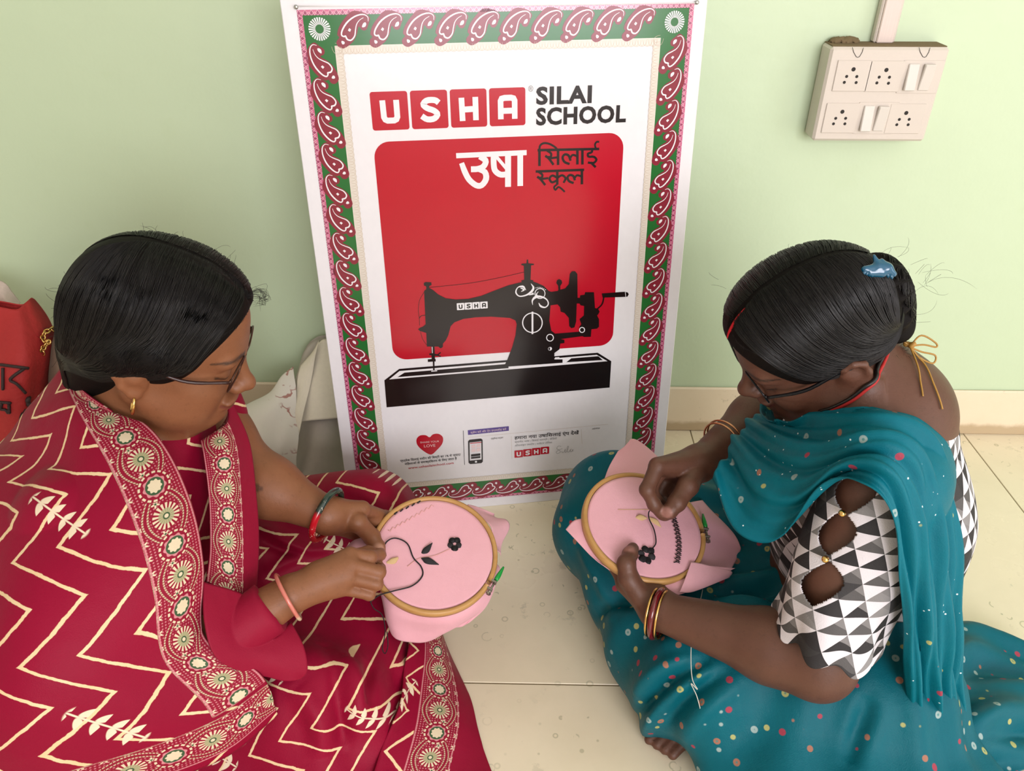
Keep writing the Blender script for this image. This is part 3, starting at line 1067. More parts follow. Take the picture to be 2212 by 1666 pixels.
# ---- push pins and cord along the top edge
M_STEEL = plain('pin_steel', (0.45, 0.45, 0.43, 1), 0.3, 0.9)
for (px, py) in ((640, 15), (1504, 5)):
    u, v = PU(px, py)
    pb = MB(); pb.tube([PW(u, v, o) for o in (0.0, 0.002, 0.004, 0.005)], [0.0014, 0.0026, 0.0030, 0.0016], 12)
    pb.build('push_pin', M_STEEL, poster)
cord = MB(); a, e = PU(642, 13), PU(1503, 6)
cord.tube([PW(a[0] + (e[0] - a[0]) * t, a[1] + (e[1] - a[1]) * t - 0.0015 * math.sin(math.pi * t), 0.0035) for t in np.linspace(0, 1, 12)], 0.0007, 6)
cord.build('cord', plain('cord_white', (0.8, 0.78, 0.78, 1), 0.6), poster)

# ================================================================== SWITCH BOX, TRUNKING
def onY(px, py, Y):
    r = ray(px, py); return CAM + r * (Y / r[1])


M_PLAST = plain('switch_plastic', (0.66, 0.59, 0.52, 1), 0.35, var=0.03)
M_PLAST2 = plain('switch_rocker_plastic', (0.70, 0.65, 0.59, 1), 0.28, var=0.02)
M_HOLE = plain('socket_hole_black', (0.012, 0.008, 0.006, 1), 0.7)
M_DUST = plain('dust_brown', (0.24, 0.17, 0.085, 1), 0.95, var=0.35, nscale=120, bmp=0.6, bscale=200)
YF = 1.352
bc0 = [onY(px, py, YF) for px, py in ((1793, 101), (2057, 104), (1758, 304), (1993, 307))]
bx0, bx1 = (bc0[0][0] + bc0[2][0]) / 2, (bc0[1][0] + bc0[3][0]) / 2
bz0, bz1 = (bc0[2][2] + bc0[3][2]) / 2, (bc0[0][2] + bc0[1][2]) / 2
swb = tag(empty('switch_box', ((bx0 + bx1) / 2, 1.40, bz0)), 'white plastic switch box with four sockets and four rocker switches on the wall', 'switch box')
MB().box(((bx0 + bx1) / 2, (YF + 1.40) / 2, (bz0 + bz1) / 2), ((bx1 - bx0) / 2, (1.40 - YF) / 2 - 0.0002, (bz1 - bz0) / 2), bev=0.004).build('housing', M_PLAST, swb, False)
d = MB().box(((bx0 + bx1) / 2, (YF + 1.40) / 2 + 0.002, bz1 + 0.0006), ((bx1 - bx0) / 2 - 0.003, (1.40 - YF) / 2 - 0.004, 0.0008), bev=0.0006)
tag(d.build('dust_layer', M_DUST, swb, False), 'brown dust on the top face')
fld = Field((bx0, 1.37, bz1 - 0.004), (bx0 + 0.1, 1.40, bz1 + 0.02), 0.0015)
for k in range(16):
    fld.ell((bx0 + 0.012 + 0.045 * random.random(), 1.393 - 0.012 * random.random(), bz1 + 0.002 + 0.004 * random.random()), (0.007, 0.005, 0.004), k=0.004)
V, Q = fld.nets(); V += 0.0012 * vnoise(V.astype(float), 900, 3)[:, None]
link('dust_clump', qmesh('dust_clump', V, Q), M_DUST, swb)
sc_ = lambda x, y: onY(1680 + x / 4.158, y / 4.158, YF)


def socket(x0, y0, x1, y1, holes):
    a, b = sc_(x0, y0), sc_(x1, y1); c = (a + b) / 2
    pl = MB().box((c[0], YF - 0.0004, c[2]), (abs(b[0] - a[0]) / 2 * 0.98, 0.0012, abs(a[2] - b[2]) / 2), bev=0.0008).build('socket_plate', M_PLAST, swb, False)
    for i, (hx, hy) in enumerate(holes):
        q = sc_(hx, hy); r = 0.0033 if i == 0 else 0.0024
        MB().tube([(q[0], YF - 0.0015 - 0.0004 * t, q[2]) for t in (0, 1)], r, 14).build('pin_hole', M_HOLE, pl, False)


socket(540, 540, 790, 820, [(678, 621), (616, 685), (707, 686), (595, 738), (701, 740)])
socket(835, 545, 1085, 825, [(973, 627), (908, 691), (1000, 692), (887, 743), (991, 746)])
socket(440, 925, 690, 1195, [(578, 1002), (518, 1061), (607, 1061), (498, 1110), (600, 1110)])
socket(1015, 930, 1265, 1200, [(1151, 1013), (1089, 1071), (1177, 1070), (1066, 1118), (1168, 1118)])
for n_, (x0, x1, y0, y1) in enumerate(((1150, 1240, 570, 810), (1285, 1375, 570, 812), (752, 842, 945, 1175), (876, 966, 947, 1175))):
    a, b = sc_(x0, y0), sc_(x1, y1); c = (a + b) / 2
    if n_ % 2 == 0:
        MB().box((c[0] + 0.0155, YF - 0.0002, c[2]), (0.033, 0.0008, abs(a[2] - b[2]) / 2 + 0.005), bev=0.0005).build('switch_plate', M_PLAST, swb, False)
    Rr = np.array(Matrix.Rotation(math.radians(9 if n_ % 2 else -7), 3, 'X'))
    MB().box((c[0], YF - 0.003, c[2]), (0.0088, 0.0032, abs(a[2] - b[2]) / 2), Rr, bev=0.0012).build('rocker_switch', M_PLAST2, swb, False)
for x in (720, 1318):
    MB().tube([sc_(x + 50 * s_, y_) + np.array([0, -0.0004, 0]) for s_, y_ in ((-1, 425), (-.75, 470), (-.3, 510), (0, 515), (.3, 508), (.75, 470), (1, 428))], 0.0004, 5).build('knockout_line', M_HOLE, swb)
tr = empty('wall_trunking', (0.58, 1.40, bz1))
tag(tr, 'vertical white cable trunking rising from the switch box', 'cable trunking')
MB().box((0.5795, 1.392, (bz1 + 0.0016 + 2.4) / 2), (0.0175, 0.008, (2.4 - bz1 - 0.0016) / 2), bev=0.002).build('channel', M_PLAST, tr, False)
MB().box((0.5795, 1.3825, (bz1 + 0.0016 + 2.4) / 2), (0.0135, 0.002, (2.4 - bz1 - 0.0016) / 2), bev=0.0015).build('channel_lid', plain('trunking_lid', (0.72, 0.60, 0.54, 1), 0.4, var=0.1, nscale=25), tr, False)

# ================================================================== PEOPLE: shared builders
def frame(f, u):
    f = nrm(f); u = np.asarray(u, float); u = nrm(u - f * (u @ f)); y = np.cross(u, f)
    return np.stack([f, y, u], 1)


def head(F_, HC, R, s=1.0, full=0.0):
    """face, skull, ears of an adult woman in local axes (x face, y left, z up)"""
    L = lambda *p: HC + R @ (np.array(p) * s)
    e = lambda c, r, k, cut=False, RR=None: F_.ell(L(*c), np.array(r) * s, R if RR is None else R @ RR, k, cut)
    e((-0.012, 0, .035), (.094, .073, .085), .0)
    e((.030, 0, -.028), (.058, .060, .076), .035)
    e((.043, 0, .048), (.047, .055, .048), .03)
    for q in (-1, 1):
        F_.cap(L(-.012, .054 * q, -.045), L(.05, .028 * q, -.092), .019 * s, .018 * s, .03)
        e((.050, .037 * q, -.034), (.030, .026, .032), .022)
    e((.070, 0, -.094), (.019, .022, .016), .022)
    if full:
        for q in (-1, 1): e((.028, .040 * q, -.070), (.040, .026, .028), .025)
        e((.030, 0, -.098), (.040, .036, .020), .025)
    F_.cap(L(-.02, 0, -.06), L(.045, 0, -.085), .035 * s, .028 * s, .03)
    F_.cap(L(.082, -.036, .017), L(.082, .036, .017), .010 * s, .010 * s, .018)
    for q in (-1, 1): e((.094, .031 * q, -.001), (.016, .018, .011), .014, True)
    F_.cap(L(.084, 0, .010), L(.103, 0, -.030), .0085 * s, .0095 * s, .012)
    e((.106, 0, -.036), (.0125, .0115, .0105), .008)
    for q in (-1, 1): e((.096, .0115 * q, -.040), (.010, .0085, .0085), .006)
    for q in (-1, 1):
        e((.0725, .031 * q, -.001), (.0150, .0160, .0135), .003)
        F_.cap(L(.0865, .020 * q, -.0045), L(.0850, .043 * q, -.0040), .0017 * s, .0015 * s, .002)
    e((.0905, 0, -.0635), (.0105, .024, .0062), .007)
    e((.0880, 0, -.0735), (.0105, .020, .0068), .007)
    F_.cap(L(.1015, -.019, -.0683), L(.1015, .019, -.0683), .0016 * s, .0016 * s, .003, True)
    for q in (-1, 1):   # ears: plate, hollow, rim, lobe
        RE = np.array(Matrix.Rotation(q * math.radians(-14), 3, 'Z') @ Matrix.Rotation(math.radians(-10), 3, 'Y'))
        e((-.013, .077 * q, -.008), (.0175, .0055, .028), .006, False, RE)
        e((-.010, .0840 * q, -.009), (.0090, .0060, .0135), .003, True, RE)
        rim = [L(-.001, .078 * q, .002), L(-.004, .082 * q, .017), L(-.016, .085 * q, .022), L(-.028, .086 * q, .013), L(-.030, .086 * q, -.004), L(-.023, .083 * q, -.020), L(-.014, .080 * q, -.031)]
        F_.chain(rim, [.0042 * s] * 7, .004)
        e((-.009, .0775 * q, -.034), (.008, .0045, .0085), .004, False, RE)
        F_.cap(L(-.014, .066 * q, -.008), L(-.012, .075 * q, -.006), .014 * s, .012 * s, .008)
    return L


def arm(F_, S, E, W, rs=(.046, .040, .037, .034, .024)):
    """upper arm, elbow, forearm with muscle taper"""
    S, E, W = map(np.asarray, (S, E, W))
    m1 = S + (E - S) * .45; m2 = E + (W - E) * .28
    F_.chain([S, m1, E], [rs[0], rs[0] * .96, rs[1]], .03)
    F_.cap(E, m2, rs[1] * .96, rs[2], .02)
    F_.cap(m2, W, rs[2], rs[4], .02)


def digit(F_, pts, r0, r1, k=.0028):
    n = len(pts); rs = np.linspace(r0, r1, n)
    F_.chain(pts, rs, k)
    for p, r in zip(pts[1:-1], rs[1:-1]): F_.ell(p, (r * 1.07,) * 3, None, .003)   # knuckles


def bodymesh(F_, name, m, parent, masks):
    V, Q = F_.nets(); V = F_.relax(V, Q, 1, .5)
    me = qmesh(name, V, Q)
    Vd = V.astype(float)
    for k, fn in masks.items(): fset(me, k, fn(Vd))
    return link(name, me, m, parent)


def blob(pts, r, soft):
    """mask: 1 near any of the points"""
    def f(V):
        o = np.zeros(len(V))
        for p in pts:
            dd = np.linalg.norm(V - np.asarray(p), axis=1)
            o = np.maximum(o, np.clip((r + soft - dd) / soft, 0, 1))
        return o
    return f


def m_skin(name, c, c2, lip, nailc):
    m, b = start(name)
    o = coords()
    k = mix(noise(24, 5, 0.65, o), tuple(v * 0.85 for v in c[:3]) + (1,), tuple(v * 1.08 for v in c2[:3]) + (1,))
    k = mix(xstep(0.63 - noise(130, 3, 0.6, o), 0.05) * 0.22, k, tuple(v * 0.55 for v in c[:3]) + (1,))
    k = mix(noise(7, 2, 0.5, o) * 0.35, k, tuple(v * 0.72 for v in c[:3]) + (1,))
    k = mix(X(attr('lip').outputs['Fac']) * 0.75, k, lip)
    k = mix(X(attr('brow').outputs['Fac']) * 0.85, k, (0.012, 0.007, 0.005, 1))
    k = mix(X(attr('nail').outputs['Fac']) * 0.8, k, nailc)
    setc(b, k)
    b.inputs['Roughness'].default_value = 0.47
    b.inputs['Specular IOR Level'].default_value = 0.42
    b.inputs['Subsurface Weight'].default_value = 0.0
    bump(b, noise(420, 3, 0.6, o) + noise(90, 3, 0.6, o), 0.22, 0.0012)
    return m


def m_hair(name):
    m, b = start(name)
    a = attr('UVMap').outputs['Vector']
    n = noise(1.0, 3, 0.6, mapping(a, (900, 8, 1)))
    c = mix(n, (0.0015, 0.0012, 0.0012, 1), (0.009, 0.0065, 0.0055, 1))
    setc(b, c)
    b.inputs['Roughness'].default_value = 0.6
    b.inputs['Specular IOR Level'].default_value = 0.10
    bump(b, n, 0.5, 0.001)
    return m


M_HAIR = m_hair('black_hair')
M_STRAND = plain('hair_strand', (0.006, 0.0048, 0.0045, 1), 0.38, var=0.9, nscale=90, spec=0.34)


def strands(name, paths, r, parent, m=None):
    """joined thin hair tubes, 3-sided"""
    V, Q = [], []; b = 0
    for p in paths:
        p = np.asarray(p); n = len(p)
        t = np.gradient(p, axis=0); t /= np.maximum(np.linalg.norm(t, axis=1, keepdims=True), 1e-9)
        u = np.cross(t, [0.31, 0.52, 0.79]); u /= np.maximum(np.linalg.norm(u, axis=1, keepdims=True), 1e-9)
        w = np.cross(t, u)
        rr = r * np.interp(np.linspace(0, 1, n), [0, .1, .85, 1], [.6, 1, 1, .25])[:, None]
        ring = np.stack([p + rr * (math.cos(a) * u + math.sin(a) * w) for a in (0, 2.094, 4.189)], 1)
        V.append(ring.reshape(-1, 3))
        i = b + np.arange(n - 1)[:, None] * 3
        for k in range(3):
            k2 = (k + 1) % 3
            Q.append(np.concatenate([i + k, i + k2, i + 3 + k2, i + 3 + k], 1))
        b += n * 3
    me = qmesh(name, np.vstack(V), np.vstack(Q))
    return tag(link(name, me, m or M_STRAND, parent), kind='stuff')


def baby_hairs(FH_, FB_, L_, q, n, parent):
    """fine short hairs that soften the hairline"""
    out = []
    for _ in range(n):
        t = rng.uniform(0, 1)
        line = spline([L_(.092, q * .004, .092), L_(.080, q * .040, .078), L_(.058, q * .062, .048), L_(.036, q * .073, .016)], 40)
        a = line[int(t * 39)]
        fwd = nrm(L_(1, 0, -.35) - L_(0, 0, 0)); back = nrm(L_(-1, q * .25, -.25) - L_(0, 0, 0))
        c = surf_path(FH_, [a + back * .014, a + back * .024], 2, .0006)
        b = a + fwd * rng.uniform(.0, .007) + rng.normal(size=3) * .002
        b = b - FB_.grad(b[None])[0] * (FB_.sample(b[None])[0] - .0006)
        out.append(spline([b, (b + c[0]) / 2 + nrm(a - L_(0, 0, 0)) * .001, c[0], c[1]], 9))
    strands('baby_hairs', out, .00022, parent)


def surf_path(F_, pts, n, off):
    """curve through pts pulled onto the zero level of a field, lifted by off"""
    p = spline(pts, n)
    for _ in range(5):
        dd = F_.sample(p) - off
        p = p - F_.grad(p) * dd[:, None]
    return p


def flyaway(p0, out, length):
    """one loose arcing hair"""
    d1 = nrm(nrm(out) + rng.normal(size=3) * .55); d2 = nrm(np.cross(d1, rng.normal(size=3))); c = rng.uniform(-.8, .8)
    t = np.linspace(0, 1, 12)[:, None]
    return p0 + d1 * length * t + d2 * length * c * t ** 2 - d1 * length * .35 * t ** 3


# ---- cloth print materials
def zigzag(u, v, sp, amp, per, w, soft=0.0006):
    """cream zigzag lines: v runs along the lines, u across; metres"""
    wob = noise(60, 2, 0.5, comb(u, v)) * 0.006 + noise(260, 2, 0.5, comb(u, v)) * 0.002
    tri = xabs(xmod(v / per + noise(5, 1, 0.5, comb(u, v)) * 0.5, 1.0) - 0.5) * 2.0
    t = u + tri * amp + wob
    dd = xabs(xmod(t, sp) - sp * 0.5)
    return xstep(dd - w * (0.7 + noise(30, 2, 0.5, comb(u, v)) * 0.6), soft)


def sprig(u, v, cx, cy, L=0.042):
    """small block-printed leaf sprig repeated on a coarse lattice"""
    a = xmod(u, cx) - cx * 0.5; b = xmod(v, cy) - cy * 0.5
    on = xstep(xlen(a * 1.3, b * 0.75) - L * 0.72, 0.001)
    stem = xstep(xabs(a) - 0.0011, 0.0004)
    q = xabs(a); bb = xmod(b + 0.004, 0.0165) - 0.00825
    s_ = q * 0.77 + bb * 0.64; t_ = bb * 0.77 - q * 0.64
    leaf = xstep(xlen((s_ - 0.0105) / 0.0095, t_ / 0.0042) - 1.0, 0.12)
    return xmax(stem, leaf) * on


def border_col(x, y, base):
    """printed border: x metres along, y 0..1 across the band"""
    cream = (0.72, 0.60, 0.42, 1); green = (0.05, 0.10, 0.045, 1); pink = (0.62, 0.24, 0.26, 1)
    p = 0.066; wd = 0.052
    X_ = xmod(x, p) - p * 0.5; Y_ = (y - 0.5) * wd
    r = xlen(X_, Y_); th = xatan2(Y_, X_)
    hp = xmod(x + p * 0.5, p) - p * 0.5; r2 = xlen(hp, Y_); th2 = xatan2(Y_, hp)
    c = base
    # ground of tiny dots
    dx = xmod(x, 0.0032) - 0.0016; dy = xmod(Y_, 0.0032) - 0.0016
    c = mix(xstep(xlen(dx, dy) - 0.0008, 0.0003) * 0.8, c, pink)
    # flowers on a small lattice
    fx = xmod(x + 0.008, 0.0165) - 0.00825; fy = xmod(Y_ + 0.004, 0.019) - 0.0095
    fr = xlen(fx, fy); fa = xatan2(fy, fx)
    c = mix(xstep(fr - 0.0028 - xsin(fa * 5.0) * 0.0014, 0.0004), c, cream)
    c = mix(xstep(fr - 0.0011, 0.0004), c, green)
    # ogee lines of bars
    og = xabs(Y_) - wd * 0.34 * xabs(xsin(x * (math.pi / p) + math.pi / 2)) - 0.001
    bars = xstep(xabs(xmod(x, 0.0026) - 0.0013) - 0.0009, 0.0002)
    c = mix(xstep(xabs(og) - 0.0040, 0.0004), c, base)
    c = mix(xstep(xabs(xabs(og) - 0.0023) - 0.0008, 0.0003) * bars, c, (0.55, 0.46, 0.30, 1))
    # medallion with ring
    c = mix(xstep(r - 0.0160, 0.0004), c, base)
    c = mix(xstep(xabs(r - 0.0142) - 0.0010, 0.0003) * xstep(xsin(th * 16.0) - 0.4, 0.2), c, cream)
    c = mix(xstep(r - 0.0105 - xsin(th * 9.0) * 0.0008, 0.0003), c, pink)
    c = mix(xstep(r - 0.0088, 0.0003), c, green)
    c = mix(xstep(r - 0.0064 - xsin(th * 9.0) * 0.0006, 0.0003), c, cream)
    # sunburst
    c = mix(xstep(r2 - 0.0138, 0.0004), c, base)
    c = mix(xstep(r2 - 0.0128, 0.0004) * xstep(xsin(th2 * 17.0) * -1.0 - 0.1, 0.3), c, cream)
    c = mix(xstep(r2 - 0.0075, 0.0004) * 0.8, c, (0.35, 0.36, 0.19, 1))
    c = mix(xstep(r2 - 0.0034, 0.0003), c, green)
    c = mix(xstep(r2 - 0.0020, 0.0003), c, cream)
    # edge scallop line
    c = mix(xstep(xabs(xabs(Y_) - wd * 0.47) - 0.0008, 0.0003) * 0.8, c, pink)
    return c


def weave(b, scale=900, s=0.12):
    n = noise(scale, 2, 0.5, coords()); bump(b, n + noise(60, 3, 0.5, coords()) * 2.0 + noise(19, 2, 0.5, coords()) * 9.0, s * 1.6, 0.0018)


def m_redsaree(name, border=True):
    m, b = start(name)
    u, v, _ = sep(attr('UVMap').outputs['Vector'])
    red = mix(noise(6, 3, 0.5, coords()), (0.225, 0.0018, 0.022, 1), (0.30, 0.0030, 0.032, 1))
    z = zigzag(u, v, 0.056, 0.074, 0.112, 0.0031)
    cream = mix(noise(40, 2, 0.5, comb(u, v)), (0.78, 0.52, 0.26, 1), (0.82, 0.66, 0.42, 1))
    c = mix(z, red, cream)
    c = mix(sprig(u * 0.8 + v * 0.6, v * 0.8 - u * 0.6, 0.155, 0.19), c, (0.80, 0.66, 0.48, 1))
    if border:
        x, y, _ = sep(attr('BUV').outputs['Vector'])
        bc_ = border_col(x, y, (0.27, 0.008, 0.030, 1))
        inside = xstep(xabs(y - 0.5) - 0.5, 0.004)
        c = mix(inside, c, bc_)
        c = mix(xstep(1.0 - y, 0.004), c, (0.27, 0.006, 0.03, 1))   # plain selvedge outside the band
    setc(b, c)
    b.inputs['Roughness'].default_value = 0.52
    b.inputs['Specular IOR Level'].default_value = 0.14
    b.inputs['Sheen Weight'].default_value = 0.02
    b.inputs['Sheen Roughness'].default_value = 0.4
    weave(b)
    return m


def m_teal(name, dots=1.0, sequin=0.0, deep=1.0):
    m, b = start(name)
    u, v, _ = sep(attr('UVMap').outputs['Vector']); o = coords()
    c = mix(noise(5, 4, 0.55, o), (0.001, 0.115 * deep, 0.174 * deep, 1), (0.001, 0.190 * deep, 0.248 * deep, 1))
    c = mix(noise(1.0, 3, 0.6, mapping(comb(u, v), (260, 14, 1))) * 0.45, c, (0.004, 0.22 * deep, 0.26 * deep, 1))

    def dotlayer(c, scale, rad, seed, thr):
        n = X.nt.nodes.new('ShaderNodeTexVoronoi'); n.inputs['Scale'].default_value = scale; n.inputs['Randomness'].default_value = 0.75
        X.nt.links.new(mapping(o, loc=(seed, seed * 1.7, seed * .6)), n.inputs['Vector'])
        r = X(n.outputs['Distance']) / scale
        rv, g, _ = sep(n.outputs['Color'])
        on = g < thr
        dc = mix(rv > 0.25, (0.42, 0.04, 0.07, 1), (0.48, 0.46, 0.16, 1))
        dc = mix(rv > 0.52, dc, (0.42, 0.17, 0.10, 1))
        dc = mix(rv > 0.74, dc, (0.36, 0.46, 0.44, 1))
        c = mix(xstep(r - rad, 0.0005) * on * 0.85, c, dc)
        return mix(xstep(r - rad * 0.36, 0.0004) * on * (rv > 0.25) * 0.8, c, (0.05, 0.22, 0.22, 1))
    if dots > 0:
        c = dotlayer(c, 47, 0.0046, 3.1, dots)
    if sequin > 0:
        n = X.nt.nodes.new('ShaderNodeTexVoronoi'); n.inputs['Scale'].default_value = 120
        X.nt.links.new(o, n.inputs['Vector'])
        _, g, _ = sep(n.outputs['Color'])
        c = mix(xstep(X(n.outputs['Distance']) / 120 - 0.0011, 0.0003) * (g < 0.35) * (noise(14, 1, 0.5, o) > 0.52), c, (0.75, 0.85, 0.85, 1))
    setc(b, c)
    b.inputs['Roughness'].default_value = 0.48
    b.inputs['Specular IOR Level'].default_value = 0.15
    weave(b, 700, 0.15)
    return m


def m_tri(name):
    m, b = start(name)
    u, v, _ = sep(attr('UVMap').outputs['Vector'])
    S = 0.027
    a = u / S * 0.85 + v / S * 0.45; d_ = v / S * 1.30 - u / S * 0.20
    i, j = xfloor(a), xfloor(d_); fx, fy = xmod(a, 1.0), xmod(d_, 1.0)
    up = fx > fy
    n = X.nt.nodes.new('ShaderNodeTexWhiteNoise'); n.noise_dimensions = '3D'
    X.nt.links.new(comb(i, j, up), n.inputs['Vector'])
    rv = X(n.outputs['Value'])
    n2 = X.nt.nodes.new('ShaderNodeTexWhiteNoise'); n2.noise_dimensions = '2D'
    X.nt.links.new(comb(i + xmod(j, 2.0) * 17.0, j), n2.inputs['Vector'])
    shade = mix(rv > 0.45, (0.018, 0.016, 0.018, 1), (0.085, 0.08, 0.08, 1))
    shade = mix(rv > 0.8, shade, (0.24, 0.23, 0.23, 1))
    white = (0.74, 0.70, 0.74, 1)
    c = mix(up, shade, white)
    # split some dark triangles into a smaller lighter facet
    c = mix((fx < fy) * (fx + fy < 0.72) * (rv > 0.35), c, (0.20, 0.19, 0.19, 1))
    c = mix(up * (X(n2.outputs['Value']) > 0.90), c, (0.03, 0.028, 0.03, 1))
    setc(b, c)
    b.inputs['Roughness'].default_value = 0.75
    weave(b, 800, 0.2)
    return m


def hoop_frame(c, n, up_hint):
    n = nrm(n); a = np.asarray(up_hint, float); a = nrm(a - n * (a @ n)); return np.stack([a, np.cross(n, a), n], 1)


def dpl(px, py, c, n):
    """camera depth of the plane (c,n) at a pixel"""
    r = ray(px, py); return ((c - CAM) @ n) / (r @ n)


M_GOLD = plain('gold', (0.75, 0.48, 0.16, 1), 0.22, 1.0, var=0.1)
M_CLEAR = None


def m_lens():
    m, b = start('spectacle_lens')
    setc(b, mix(noise(3), (0.97, 0.97, 0.97, 1), (1, 1, 1, 1)))
    b.inputs['Roughness'].default_value = 0.02
    b.inputs['Transmission Weight'].default_value = 1.0
    b.inputs['IOR'].default_value = 1.08
    b.inputs['Alpha'].default_value = 0.22
    return m


M_LENS = m_lens()


def glasses(name, L, label, m_rim, m_temple, w=0.050, h=0.034, z0=0.001, x0=0.0965, drop=0.0, temple_down=0.0, tilt=-0.10, m_mid=None):
    """rimmed glasses in head axes"""
    g = tag(empty(name, tuple(L(x0, 0, z0))), label, 'eyeglasses')
    for q in (-1, 1):
        ring = []
        for k in range(36):
            t = 2 * math.pi * k / 36
            cx, cy = math.cos(t), math.sin(t)
            ex = 0.62
            yy = q * 0.033 + w / 2 * math.copysign(abs(cx) ** ex, cx); zz = z0 + drop + h / 2 * math.copysign(abs(cy) ** ex, cy)
            ring.append(L(x0 - 0.10 * abs(abs(yy) - 0.012) + tilt * -(zz - z0), yy, zz))
        MB().tube(ring, 0.0012, 8, True).build('rim', m_rim, g)
        c = np.mean(ring, 0); V = [c] + ring
        me = pmesh('lens', V, [(0, 1 + k, 1 + (k + 1) % 36) for k in range(36)])
        link('lens', me, M_LENS, g)
        hinge = L(x0 - 0.0055, q * (0.033 + w / 2 + 0.002), z0 + drop + 0.006)
        mid = L(0.045, q * 0.0755, z0 + 0.004 + temple_down * 0.4)
        ear_ = L(-0.006, q * 0.0800, z0 + 0.011 + temple_down)
        tip = L(-0.034, q * 0.0800, z0 - 0.014 + temple_down)
        MB().tube(spline([hinge, mid, ear_, tip], 20), [0.0020] * 4 + [0.0023] * 10 + [0.0017] * 6, 8).build('temple', m_temple, g)
        MB().tube([L(x0 - 0.004, q * (0.033 + w / 2 - 0.002), z0 + drop + 0.008), hinge], 0.0017, 8).build('hinge', m_rim, g)
        MB().tube(spline([L(x0 - 0.001, q * 0.0095, z0 + drop - 0.004), L(x0 - 0.006, q * 0.010, z0 - 0.008), L(x0 - 0.009, q * 0.0095, z0 - 0.012)], 8), 0.0009, 6).build('nose_pad', m_rim, g)
    MB().tube(spline([L(x0 - 0.0012, -0.0085, z0 + drop + 0.004), L(x0 + 0.001, 0, z0 + drop + 0.008), L(x0 - 0.0012, 0.0085, z0 + drop + 0.004)], 10), 0.0012, 8).build('bridge', m_rim, g)
    return g


def ringtube(c, axis, r, tr, n=40, sq=1.0, hint=(0, 0, 1)):
    R = hoop_frame(np.zeros(3), axis, hint)
    return [c + R @ np.array([r * math.cos(t), r * sq * math.sin(t), 0]) for t in np.linspace(0, 2 * math.pi, n, endpoint=False)]

# ================================================================== PERSON ON THE LEFT (red saree)
HCL = np.array([-.441, .817, .557])
RL = np.array([[.9242, -.0672, .3758], [.0937, .9942, -.0527], [-.3701, .0840, .9252]])
HL_C, HL_N = P(938, 1196, 1.12), ldir(938, 1196, .06, .42, .90)     # left hoop centre and normal
dh = lambda px, py, o=0.0: dpl(px, py, HL_C + HL_N * o, HL_N)
NBL = np.array([-.525, .80, .425])
SRL, SLL = np.array([-.515, .655, .395]), np.array([-.480, .915, .395])
ERL, ELL_ = np.array([-.42, .565, .245]), P(540, 1032, 1.10)
WRL, WLL = P(622, 1287, .962), P(702, 1112, 1.078)

F = Field((-.86, .44, .0), (-.10, 1.10, .72), 0.0026)
L = head(F, HCL, RL, .98, 1.0)
LLF = L
F.cap(L(-.035, 0, -.05), NBL + np.array([.01, 0, .0]), .046, .048, .022)
F.cap(NBL + np.array([-.015, 0, -.02]), np.array([-.58, .79, .28]), .070, .11, .05)
F.cap(SRL, SLL, .048, .048, .05)
F.cap(np.array([-.58, .79, .28]), np.array([-.66, .78, .13]), .12, .14, .05)
F.cap((-.62, .68, .12), (-.30, .64, .10), .075, .055, .05)
F.cap((-.62, .88, .12), (-.28, .96, .12), .075, .055, .05)
F.cap((-.30, .64, .10), (-.36, .86, .05), .05, .04, .04)
F.cap((-.28, .96, .12), (-.32, .74, .05), .05, .04, .04)
arm(F, SRL, ERL, WRL, (.045, .038, .036, .034, .0245))
arm(F, SLL, ELL_, WLL, (.045, .043, .040, .034, .0245))
# right hand (near): back of the hand up, fingers curled to a pinch
kn = [P(756, 1198, 1.000), P(758, 1221, .990), P(752, 1247, .986), P(738, 1272, .988)]
for k, q in enumerate(kn): F.cap(WRL + (q - WRL) * .12, q, .020 - .001 * k, .0105, .009)
F.cap(P(690, 1250, .985), P(735, 1240, .995), .020, .018, .012)
pip = [P(800, 1204, 1.012), P(819, 1236, 1.006), P(814, 1262, 1.003), P(798, 1285, 1.003)]
mid_ = [P(819, 1199, 1.035), P(820, 1229, 1.033), P(808, 1258, 1.028), P(790, 1283, 1.024)]
tipp = [P(823, 1194, 1.052), P(806, 1222, 1.045), P(790, 1254, 1.036), P(772, 1280, 1.030)]
for a, b_, c_, d_, r in zip(kn, pip, mid_, tipp, (.0086, .0086, .0080, .0073)): digit(F, [a, b_, c_, d_], r * 1.10, r * .80, .0018)
th_ = [P(700, 1232, 1.010), P(752, 1205, 1.038), P(795, 1196, 1.052), P(822, 1199, 1.060)]
digit(F, th_, .0125, .0085)
# left hand (far): thumb on the cloth, fingers under the hoop
kl = [P(782, 1100, 1.100), P(786, 1115, 1.125), P(778, 1132, 1.140), P(764, 1148, 1.145)]
for k, q in enumerate(kl): F.cap(WLL + (q - WLL) * .12, q, .020, .0125, .014)
for k, q in enumerate(kl):
    a = np.array([(832, 1116), (845, 1140), (838, 1160), (820, 1178)][k])
    e_ = np.array([(885, 1150), (890, 1170), (880, 1190), (860, 1200)][k])
    dd = dh(a[0], a[1]) + .022
    digit(F, [q, P(a[0], a[1], max(dd, q @ q * 0 + 1.135)), P(e_[0], e_[1], dh(*e_) + .020)], .0100, .0080)
thl = [P(738, 1128, 1.092), P(772, 1128, 1.086), P(803, 1160, dh(803, 1160) - .016), P(816, 1182, dh(816, 1182) - .012), P(822, 1200, dh(822, 1200) - .008)]
digit(F, thl, .0150, .0082)
nails = [P(818, 1188, dh(818, 1188) - .021), P(821, 1196, dh(821, 1196) - .018)]
M_SKL = m_skin('skin_warm_brown', (0.225, 0.085, 0.036, 1), (0.285, 0.112, 0.05, 1), (0.15, 0.035, 0.026, 1), (0.52, 0.26, 0.18, 1))
